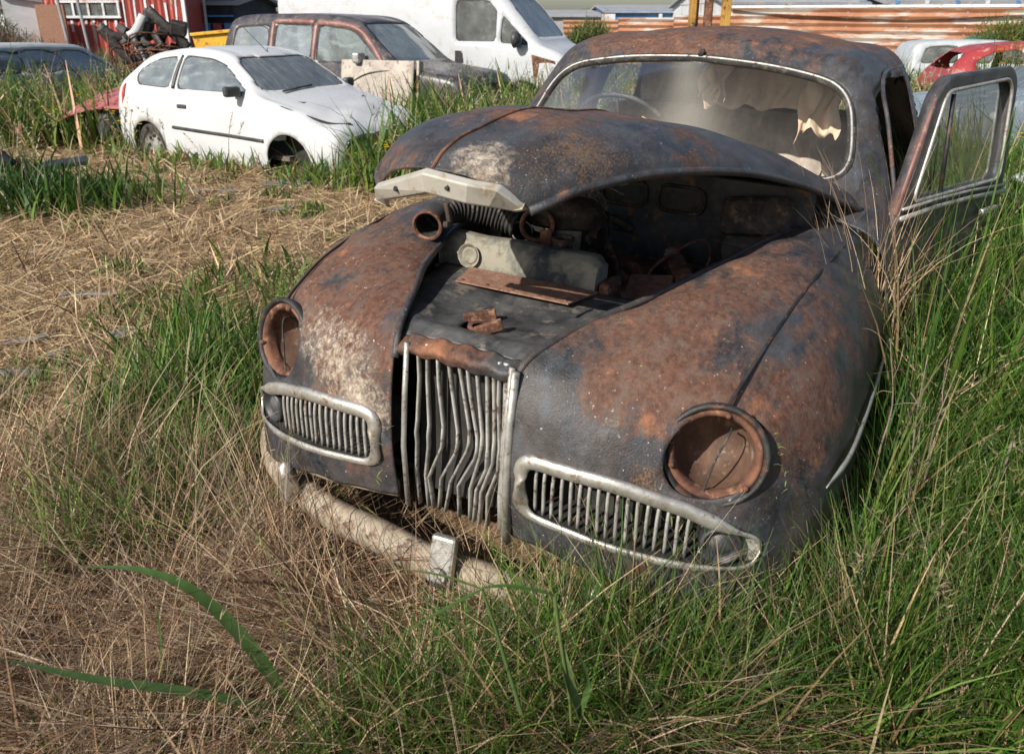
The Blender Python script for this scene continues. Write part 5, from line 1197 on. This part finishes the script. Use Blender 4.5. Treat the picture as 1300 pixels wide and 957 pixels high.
# ------------------------------------------------------------------ blades
def blades(B, L, lean, curl, az, W, col, K=4, wtip=.12, twist=None):
    """B n×3 roots; returns verts, quads, colours"""
    n = len(B); t = np.linspace(0, 1, K+1); tw = rng.normal(0, .7, n) if twist is None else twist
    th = lean[:, None]+curl[:, None]*t[None, :]; ds = L[:, None]/K
    tm = (th[:, 1:]+th[:, :-1])/2
    h = np.concatenate([np.zeros((n, 1)), np.cumsum(np.sin(tm)*ds, 1)], 1); z = np.concatenate([np.zeros((n, 1)), np.cumsum(np.cos(tm)*ds, 1)], 1)
    cx, sx = np.cos(az)[:, None], np.sin(az)[:, None]
    C = np.stack([B[:, 0:1]+h*cx, B[:, 1:2]+h*sx, B[:, 2:3]+z], -1)
    gz = gheight(C[..., 0], C[..., 1])+.004; C[..., 2] = np.maximum(C[..., 2], gz)
    prof = np.where(t < .25, .75+t, 1-(t-.25)*(1-wtip)/.75)
    sa = az+math.pi/2+tw*.8; side = np.stack([np.cos(sa), np.sin(sa), np.sin(tw)*.35], -1)[:, None, :]*(W[:, None]*prof[None, :]*.5)[..., None]
    V = np.stack([C-side, C+side], 2).reshape(-1, 3)          # n*(K+1)*2
    base = (np.arange(n)*(K+1)*2)[:, None]; k = np.arange(K)*2
    F = np.stack([base+k, base+k+1, base+k+3, base+k+2], -1).reshape(-1, 4)
    cc = np.repeat(col, (K+1)*2, 0); tt = np.tile(np.repeat(t, 2), n)[:, None]
    return V, F, cc, tt
def mesh_np(name, V, F, C, mat, label=None, kind='stuff', parent=None):
    me = bpy.data.meshes.new(name); me.vertices.add(len(V)); me.vertices.foreach_set('co', V.astype(np.float32).ravel())
    me.loops.add(F.size); me.loops.foreach_set('vertex_index', F.astype(np.int32).ravel())
    me.polygons.add(len(F)); me.polygons.foreach_set('loop_start', np.arange(0, F.size, 4, dtype=np.int32)); me.update(calc_edges=True)
    a = me.color_attributes.new('Col', 'FLOAT_COLOR', 'POINT'); a.data.foreach_set('color', np.concatenate([C, np.ones((len(C), 1))], 1).astype(np.float32).ravel())
    me.materials.append(mat); o = bpy.data.objects.new(name, me); link(o, parent)
    if kind: o['kind'] = kind
    return o
def candidates(n, y0, y1, p):
    u = rng.random(n); a = 1-p; y = (y0**a+(y1**a-y0**a)*u)**(1/a) if abs(a) > 1e-6 else y0*(y1/y0)**u
    x = (rng.random(n)*2-1)*(.66*y+.5); return x, y
GREEN = np.array([(.055,.130,.016),(.080,.170,.022),(.120,.210,.034),(.045,.105,.026),(.160,.215,.050),(.036,.090,.016)])
DRY = np.array([(.38,.28,.18),(.32,.22,.14),(.46,.36,.24),(.27,.165,.10),(.37,.28,.21),(.22,.13,.08)])
STRAW = np.array([(.56,.42,.24),(.48,.34,.19),(.62,.50,.32),(.36,.24,.13),(.50,.37,.22),(.26,.17,.10)])
def pick(P, n, var=.18): return P[rng.integers(0, len(P), n)]*(1+rng.normal(0, var, (n, 1))).clip(.5, 1.6)
def emit(name, n, y0, y1, p, which, mat, label, K=4):
    x, y = candidates(n, y0, y1, p); g, d, gh, dh, stw = veg(x, y)
    cl = sstep(.30, .62, vnoise(x, y, 6.5, 41)*.6+vnoise(x, y, 15, 42)*.4); g = g*(.22+.78*cl); gh = gh*(.72+.45*cl)
    w = {'g': g, 'd': d, 's': stw}[which]; k = rng.random(n) < w; x, y = x[k], y[k]; gh, dh = gh[k], dh[k]; m_ = len(x)
    B = np.stack([x, y, gheight(x, y)-.005], 1); dist = np.hypot(x, y); ws = np.clip(dist/2.6, .8, 5)
    az = rng.random(m_)*2*math.pi
    if which == 'g':
        L = gh*rng.uniform(.55, 1.35, m_); lean = np.abs(rng.normal(.12, .16, m_)); curl = rng.uniform(.1, 1.3, m_)
        W = rng.choice([.004, .0065, .011], m_, p=[.35, .42, .23])*ws; col = pick(GREEN, m_)
        mx = rng.random(m_) < .10; col[mx] = pick(STRAW, mx.sum())
        mnd = np.exp(-(((x+4.6)/1.3)**2+((y-7.3)/.7)**2)**2)[:, None]; col = col*(1-.35*mnd)*(np.array([1, 1, 1])+mnd*np.array([-.2, 0, .25]))  # mound lies in shade: blades painted darker and bluer for it
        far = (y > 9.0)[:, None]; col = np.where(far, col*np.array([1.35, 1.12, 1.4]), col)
    elif which == 'd':
        L = dh*rng.uniform(.6, 1.9, m_); lean = np.abs(rng.normal(.85, .45, m_)); curl = rng.uniform(.1, 1.3, m_); W = rng.choice([.0022, .0034, .0055], m_)*ws; col = pick(DRY, m_, .3)
        az = vnoise(x, y, 2.2, 51)*9+rng.normal(0, .7, m_)
    else:
        L = rng.uniform(.06, .30, m_)*np.clip(ws**.3, 1, 1.6); lean = rng.uniform(1.15, 1.62, m_); curl = rng.uniform(-.15, .55, m_); W = rng.choice([.0022, .0035, .0055], m_, p=[.4, .4, .2])*ws; col = pick(STRAW, m_)
        flow = vnoise(x, y, .9, 21)*7; az = flow+rng.normal(0, .75, m_)+(rng.random(m_) < .5)*math.pi; B[:, 2] += rng.random(m_)**2*.05
    V, F, C, tt = blades(B, L, lean, curl, az, W, col, K)
    if which == 'g': C = C*(1-.0*tt)+np.array([.05, .035, .0])*(1-tt)**3
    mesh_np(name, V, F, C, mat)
Q = 1.0
emit('straw', int(120000*Q), 1.25, 11.5, 1.7, 's', M['dry'], '')
emit('grass', int(125000*Q), 1.25, 9, 1.35, 'g', M['greenish'], '', 5)
emit('tall_grass', int(70000*Q), 6.5, 22, 1.0, 'g', M['greenish'], '', 4)
emit('dry_grass', int(62000*Q), 1.25, 7, 1.5, 'd', M['dry'], '', 4)
emit('far_dry_grass', int(20000*Q), 7, 20, 1.0, 'd', M['dry'], '', 3)
# matted tangle: long thin dead stems lying in front of the car
def tangle(n):
    x = rng.uniform(-1.5, 1.6, n); y = rng.uniform(1.25, 2.7, n); lx, ly = car_local(x, y)
    w = sstep(-.25, -.05, lx)*(1-sstep(.9, 1.7, lx)*.5)*np.where(ly < .2, 1, .5)+sstep(-.35, .1, -ly-1.0)*.25; k = rng.random(n) < w
    x, y = x[k], y[k]; m_ = len(x); B = np.stack([x, y, gheight(x, y)+rng.random(m_)**2*.13], 1)
    V, F, C, tt = blades(B, rng.uniform(.18, .55, m_), rng.uniform(.85, 1.65, m_), rng.uniform(-.3, .9, m_), vnoise(x, y, 2.6, 52)*8+rng.normal(0, .45, m_), rng.choice([.0018, .003, .0048], m_), pick(DRY, m_, .35), 6)
    mesh_np('matted_stems', V, F, C, M['dry'])
tangle(24000)
# broad leaves low in the sward
def broad(n, y0, y1):
    x, y = candidates(n, y0, y1, 1.4); g, d, gh, dh, stw = veg(x, y); k = (rng.random(n) < g*.9) & (g > .2); x, y, gh = x[k], y[k], gh[k]; m_ = len(x)
    B = np.stack([x, y, gheight(x, y)], 1)
    V, F, C, tt = blades(B, gh*rng.uniform(.7, 1.3, m_), np.abs(rng.normal(.35, .3, m_)), rng.uniform(.4, 1.9, m_), rng.random(m_)*6.28, rng.uniform(.010, .019, m_), pick(GREEN[1:5], m_)*np.array([.95, 1.1, 1.0]), 7)
    mesh_np('broad_grass', V, F, C, M['greenish'])
broad(15000, 1.35, 7)
# thin flowering stems with drooping spikelets
def stalks(name, pts, hmin, hmax, cols, mat, seed, lean=.25):
    r = np.random.default_rng(seed); Vs = []; Fs = []; Cs = []; k = 0
    x, y = pts[:, 0], pts[:, 1]; n = len(x); H = r.uniform(hmin, hmax, n); c = cols[r.integers(0, len(cols), n)]
    B = np.stack([x, y, gheight(x, y)], 1); az = r.random(n)*6.28; ln = np.abs(r.normal(0, lean, n)); cu = r.uniform(.1, .9, n)
    ds = np.clip(np.hypot(x, y)/2.6, .8, 4)
    V, F, C, tt = blades(B, H, ln, cu, az, .0022*ds, c, 7, .6, np.zeros(n)); Vs.append(V); Fs.append(F); Cs.append(C); k = len(V)
    Vr = V.reshape(n, 8, 2, 3).mean(2)
    for s_ in range(14):                        # spikelets on the upper third
        f = r.uniform(4.6, 7, n); i = np.clip(f.astype(int), 0, 6); u = (f-i)[:, None]; P0 = Vr[np.arange(n), i]*(1-u)+Vr[np.arange(n), i+1]*u
        a = r.random(n)*6.28; L = r.uniform(.012, .03, n)*ds**.6
        V, F, C, tt = blades(P0, L, r.uniform(.3, 1.6, n), r.uniform(.5, 1.5, n), a, .0042*ds, c*1.1, 2, .2); Vs.append(V); Fs.append(F+k); Cs.append(C); k += len(V)
    mesh_np(name, np.vstack(Vs), np.vstack(Fs), np.vstack(Cs), mat)
def scatter(n, y0, y1, f):
    x, y = candidates(n, y0, y1, 1.0); k = rng.random(n) < f(x, y); return np.stack([x[k], y[k]], 1)
def f_right(x, y): lx, ly = car_local(x, y); return ((ly > .9) & (lx > -4)).astype(float)*.8+((lx > .02) & (ly > -.6) & (ly <= .9))*.35
stalks('seeding_grass', scatter(1000, 1.35, 6, f_right), .35, .80, np.array([(.34,.27,.17),(.26,.19,.12),(.20,.22,.08)]), M['dry'], 31)
stalks('seeding_grass', scatter(1900, 7.5, 15, lambda x, y: (veg(x, y)[0] > .3)*np.where(np.hypot(x+2.98, y-10.0) < 2.6, .12, 1.0)), .55, 1.05, np.array([(.36,.32,.18),(.22,.25,.09),(.40,.33,.22)]), M['dry'], 33, .2)
def f_left(x, y): lx, ly = car_local(x, y); return ((ly < -.85) & (ly > -1.7) & (lx > -3.5) & (lx < .6)).astype(float)*.7
stalks('seeding_grass', scatter(900, 1.35, 7, f_left), .25, .55, np.array([(.16,.22,.06),(.30,.25,.14)]), M['greenish'], 35)

# ================================================================== SINGLE PLANTS, STONES, BRUSH
def leaf_blade(name, pts, w, parent, mat=None, col=(.07, .13, .035), fold=.3):
    P = spline(pts, 7); n = len(P); T = np.gradient(P, axis=0); T /= np.linalg.norm(T, axis=1)[:, None]; V = []; F = []
    for i in range(n):
        s_ = np.cross(T[i], [0, 0, 1.]); s_ /= np.linalg.norm(s_)+1e-9; u = np.cross(s_, T[i]); t = i/(n-1); ww = w*min(1, .5+t*3)*(1-t**3*.97)/2
        V += [P[i]-s_*ww+u*ww*fold, P[i], P[i]+s_*ww+u*ww*fold]
    for i in range(n-1): F += [(3*i, 3*i+1, 3*i+4, 3*i+3), (3*i+1, 3*i+2, 3*i+5, 3*i+4)]
    V = np.array(V); c = np.tile(np.array(col), (len(V), 1))*(1+.12*np.sin(np.arange(len(V))*1.3))[:, None]
    return mesh_np(name, V, np.array(F), c, mat or M['greenish'], None, None, parent)
def A(px, py, Y): return tuple(at(px, py, Y))
rd = empty('reed_plant', (-.43, 1.42, 0), (0, 0, 0), 'broad green reed leaf arching over flattened dry grass, nearest the lower left', 'plant'); I = Matrix.Translation(-Vector(rd.location))
def rel2(o, root): o.location = -Vector(root.location); return o
rel2(leaf_blade('leaf', [A(372, 900, 1.42), A(330, 838, 1.46), A(285, 785, 1.50), A(232, 742, 1.53), A(170, 722, 1.56), A(100, 719, 1.60)], .034, rd, None, (.09, .17, .05), .12), rd)
rel2(leaf_blade('leaf', [A(380, 905, 1.42), A(250, 880, 1.40), A(120, 862, 1.38), A(0, 835, 1.38)], .030, rd, None, (.08, .15, .05), .12), rd)
rel2(leaf_blade('leaf', [A(400, 905, 1.43), A(330, 872, 1.5), A(240, 855, 1.55), A(150, 862, 1.6)], .022, rd, None, (.12, .19, .07), .15), rd)
rel2(leaf_blade('leaf', [A(205, 905, 1.45), A(206, 850, 1.46), A(203, 800, 1.47), A(198, 765, 1.48)], .008, rd), rd)
rk = empty('reed_plant', (.02, 1.18, 0), (0, 0, 0), 'green reed with a snapped stem and a swollen sheath at the bottom centre', 'plant')
def stem(pts, r, root, col=None): 
    P = spline(pts, 6); n = len(P)
    mb = MB().tube(P, np.linspace(r, r*.6, n), 7); V = np.vstack(mb.v); F = [f for f in mb.f if len(f) == 4]
    return rel2(mesh_np('stem', V, np.array(F), np.tile(np.array(col or (.10, .16, .05)), (len(V), 1)), M['greenish'], None, None, root), root)
stem([A(662, 905, 1.176), A(645, 850, 1.193), A(628, 795, 1.210), A(612, 748, 1.226)], .0045, rk)
rel2(leaf_blade('leaf', [A(612, 748, 1.226), A(575, 768, 1.218), A(535, 790, 1.210), A(500, 812, 1.201)], .010, rk), rk)
rel2(leaf_blade('leaf', [A(612, 746, 1.226), A(650, 744, 1.218), A(690, 752, 1.210), A(705, 756, 1.210)], .010, rk), rk)
rel2(leaf_blade('leaf', [A(612, 748, 1.226), A(570, 733, 1.260), A(530, 725, 1.294), A(480, 720, 1.344)], .007, rk, None, (.13, .17, .05)), rk)
stem([A(704, 756, 1.210), A(708, 790, 1.201), A(714, 830, 1.184), A(722, 880, 1.176), A(725, 920, 1.168)], .0040, rk, (.14, .19, .06))
rel2(leaf_blade('sheath', [A(735, 915, 1.168), A(722, 880, 1.176), A(716, 845, 1.184), A(715, 815, 1.193)], .028, rk, None, (.14, .20, .07), .8), rk)
rel2(leaf_blade('leaf', [A(735, 910, 1.168), A(745, 880, 1.176), A(742, 850, 1.184), A(735, 832, 1.193)], .014, rk), rk)
M['stalk'] = grimy('straw_stalk', (.42, .31, .17), (.30, .21, .12), None, 20, .8)
def weed(name, base, tips, label, r0=.006, seed=1, col=None, group=None, cat='plant'):
    """dry forked stem: base point, list of tip points"""
    root = empty(name, base, (0, 0, 0), label, cat, group); r = np.random.default_rng(seed); b_ = np.array(base)
    for t in tips:
        t = np.array(t)-b_; mid = [t*f+np.append(r.normal(0, .012, 2), 0)*(1-abs(2*f-1)) for f in (.25, .5, .75)]
        pts = spline([np.zeros(3)]+mid+[t], 5); n = len(pts); mb = MB().tube(pts, np.linspace(r0, r0*.3, n), 6)
        for k in range(7):
            i = int(r.uniform(.3, .95)*n); p = pts[i]; q = p+r.normal(0, .035, 3)+np.array([0, 0, .05]); mb.tube(spline([p, (p+q)/2+r.normal(0, .006, 3), q], 3), .0012, 4)
        mb.build('stem', col or M['bark'], root, smooth=True)
    return root
weed('dead_weed', A(1128, 742, 1.95), [A(1178, 450, 1.98), A(1130, 430, 2.05), A(1215, 470, 1.9), A(1160, 560, 1.9)], 'tall dead brown weed with forked bare stems in front of the right wing', .0045, 3)
weed('dead_weed', A(1003, 842, 1.55), [A(1125, 690, 1.62), A(1150, 640, 1.66), A(1055, 720, 1.58)], 'dry pale weed stem leaning right in the lower right grass', .0035, 4)
weed('dead_weed', A(1285, 560, 2.0), [A(1240, 700, 1.75), A(1320, 600, 1.9)], 'fallen dry stalk crossing the grass at the right edge', .0045, 5)
weed('dead_weed', A(935, 690, 1.85), [A(921, 540, 1.90), A(935, 545, 1.86)], 'thin dry weed rising in front of the larger headlamp', .003, 6)
weed('dead_weed', A(1036, 700, 1.9), [A(1038, 595, 1.92)], 'short grey dead stem beside the right headlamp', .004, 7)
o = MB().tube(spline([A(815, 148, 3.05), A(868, 182, 2.98), A(925, 268, 2.82), A(985, 372, 2.66)], 7), np.linspace(.0022, .0045, 22), 6).build('dry_stalk', M['stalk'], None, smooth=True); tag(o, 'long straw coloured stalk fallen across the rear of the bonnet', 'stalk')
# dry tuft hanging over the cowl beside the screen
tuft = []; r5 = np.random.default_rng(44); n = 380
px_ = r5.normal(1110, 26, n); B = np.array([A(p, 345+r5.normal(0, 10), 2.75+r5.normal(0, .12)) for p in px_]); B[:, 2] -= .25
V, F, C, tt = blades(B, r5.uniform(.35, .75, n), np.abs(r5.normal(.2, .2, n)), r5.uniform(.2, 1.5, n), math.pi+r5.normal(0, 1.2, n), np.full(n, .0032), pick(DRY, n)*1.3, 7)
k = len(V); o = mesh_np('dry_tuft', V, F, C, M['dry'])
n = 90; B = np.array([A(1075+r5.normal(0, 14), 350+r5.normal(0, 12), 2.5+r5.normal(0, .1)) for p in range(n)]); B[:, 2] -= .12
V, F, C, tt = blades(B, r5.uniform(.25, .5, n), np.abs(r5.normal(.9, .25, n)), r5.uniform(.1, .8, n), math.pi+r5.normal(0, .5, n), np.full(n, .0018), pick(DRY, n)*1.15, 7)
mesh_np('dry_tuft', V, F, C, M['dry'])
# yellow flowered weeds
def flower(base, h, n, seed, label, group='yellow flowering weeds'):
    r = np.random.default_rng(seed); root = empty('flowering_weed', base, (0, 0, 0), label, 'flower', group); st = MB(); pe = []; 
    for i in range(n):
        tip = np.array([r.normal(0, .13), r.normal(0, .13), h*r.uniform(.8, 1.1)]); st.tube(spline([(0, 0, 0), tip*.5+r.normal(0, .02, 3), tip], 4), .004, 4)
        for q in range(6):
            a = q*math.pi/3; pe.append((tip, a))
    V = np.vstack(st.v); F = np.array([f for f in st.f if len(f) == 4]); mesh_np('stems', V, F, np.tile((.08, .12, .03), (len(V), 1)), M['greenish'], None, None, root)
    V = []; F = []
    for tip, a in pe:
        k = len(V); d_ = np.array([math.cos(a), math.sin(a), .25])*.032; s_ = np.array([-math.sin(a), math.cos(a), 0])*.014; V += [tip, tip+d_*.6-s_, tip+d_, tip+d_*.6+s_]; F.append((k, k+1, k+2, k+3))
    mesh_np('petals', np.array(V), np.array(F), np.tile((.75, .52, .02), (len(V), 1)), M['petal'], None, None, root)
fl = [(60,170,11.0,.5,7,'left of the red panel, alone in the weeds'),(128,150,10.9,.62,10,'in front of the faded red panel, nearest its left end'),(146,150,10.7,.50,9,'in front of the faded red panel, middle of the clump'),(160,165,10.4,.42,7,'just left of the dark wheel arch liner'),
      (492,205,8.6,.36,10,'by the crumpled nose of the white hatchback'),(516,200,8.4,.40,8,'between the hatchback nose and the raised bonnet'),(572,165,10.5,.50,8,'in tall grass below the people carrier'),(590,165,10.8,.46,5,'right of its neighbour below the people carrier'),(452,200,8.8,.28,5,'low, at the front wheel of the white hatchback'),
      (1262,120,13.0,1.15,24,'tall, behind the red stripped shell'),(1282,120,13.2,1.2,26,'tall, at the right edge by the scrap engine'),(1296,118,13.1,1.1,22,'furthest right beside the rusty fence'),(1292,200,6.4,.75,6,'low, beside the blue grey car')]
for i, (px, py, Yd, h, n, lb) in enumerate(fl):
    p = at(px, 100, Yd); flower((p.x, Yd, 0), h, n, 50+i, 'yellow flowered weed '+lb)
# flat slates on the bare strip
def slate(px, py, w, l, rot, seed, label, Yo=0):
    r = np.random.default_rng(seed); p = ground_at(px, py, .03); n = 9; V = []
    for k in range(n):
        a = 2*math.pi*k/n+r.uniform(-.2, .2); q = r.uniform(.75, 1.1); V.append((w*q*math.cos(a)*abs(math.cos(a))**-.3 if abs(math.cos(a)) > .2 else w*q*math.cos(a), l*q*math.sin(a), 0))
    o = MB().prism(V, (0, 0, .014)).build('slate', M['slate'], None, bevel=.004); o.location = p+Vector((0, 0, float(gheight(np.array([p.x]), np.array([p.y]))[0])-.01)); o.rotation_euler = (r.uniform(-.1, .1), r.uniform(-.1, .1), rot); tag(o, label, 'stone', 'flat slates on the bare strip')
slate(25, 437, .13, .05, .3, 1, 'grey slate shard at the left edge, pointed at one end')
slate(158, 426, .10, .07, .5, 2, 'dark square slate lying nearest the grass belt')
slate(72, 452, .05, .04, .2, 3, 'small slate between the shard and the square slate')
slate(12, 497, .07, .05, .1, 4, 'pale slate at the left edge, nearest of all to the viewer')
slate(355, 265, .14, .06, .2, 5, 'black curled scrap of slate left of the raised bonnet')
slate(370, 229, .28, .10, -.1, 6, 'wide grey slab in front of the white hatchback')
slate(345, 231, .14, .08, .1, 7, 'smaller slab touching the left end of the wide grey slab')
slate(252, 241, .12, .07, .0, 8, 'flat dark slate right of the grass mound')
slate(120, 375, .24, .03, .25, 9, 'long thin slate strip half buried in straw')
slate(35, 478, .12, .05, .2, 10, 'half buried slate just behind the palest one')
slate(290, 240, .08, .05, .4, 11, 'small slate near the tip of the grass mound')
# brush pile at the left
def brush(name, c, sx, sy, h, n, seed, label, cols):
    r = np.random.default_rng(seed); m_ = n; x = r.normal(0, sx*.5, m_).clip(-sx, sx); y = r.normal(0, sy*.5, m_).clip(-sy, sy); top = h*np.clip(1-(x/sx)**2*.75, .1, 1)*(.75+.35*vnoise(x, y, 2.0, seed))
    z = r.random(m_)**.6*top; B = np.stack([x, y, z], 1); C_ = cols[r.integers(0, len(cols), m_)]*(1+r.normal(0, .25, (m_, 1))).clip(.4, 1.7)
    n_ = len(B); global gheight; gh_ = gheight; 
    gheight = lambda a, b_: a*0-9
    V, F, C, tt = blades(B, r.uniform(.1, .45, n_), r.uniform(.1, 1.9, n_), r.uniform(-.8, 1.2, n_), r.random(n_)*6.28, r.choice([.008, .014, .03], n_), C_, 3)
    gheight = gh_
    o = mesh_np(name, V, F, C, M['dry'], None, None); o.location = c; tag(o, label, 'brush pile'); return o
BR = np.array([(.16,.10,.07),(.22,.15,.10),(.10,.065,.045),(.28,.20,.14),(.12,.10,.05)])
brush('brush_pile', (-12.6, 19.5, 0), 2.6, 1.5, 1.55, 15000, 61, 'big heap of dead brown brushwood at the far left', BR)
brush('brush_pile', (-8.4, 18.2, 0), 2.0, 1.2, .85, 8000, 62, 'lower heap of dry brambles below the red barn', np.vstack([BR, [(.14,.16,.05)]]))
brush('shrub', (1.9, 21.5, 0), .9, .8, 1.55, 5000, 63, 'small green shrub in front of the fence right of the van', np.array([(.07,.11,.03),(.10,.14,.04),(.14,.15,.06)]))['category'] = 'shrub'
brush('shrub', (-15.9, 26, 0), 1.6, 1.2, 2.1, 6000, 64, 'green shrub behind the brush heap left of the red barn', np.array([(.06,.10,.03),(.09,.13,.04),(.12,.12,.05)]))['category'] = 'shrub'
for i, (px, Y_, s_, h, lb) in enumerate([(1200, 27, 1.0, 1.2, 'leafy green shrub against the rusty fence behind the stripped shell'), (1290, 22, 1.6, 1.6, 'leafy yellow green shrub at the right edge in front of the fence')]):
    p = at(px, 50, Y_); brush('shrub', (p.x, Y_, 0), s_, .8, h, 5000, 70+i, lb, np.array([(.07,.12,.03),(.12,.16,.04),(.18,.17,.04)]))['category'] = 'shrub'
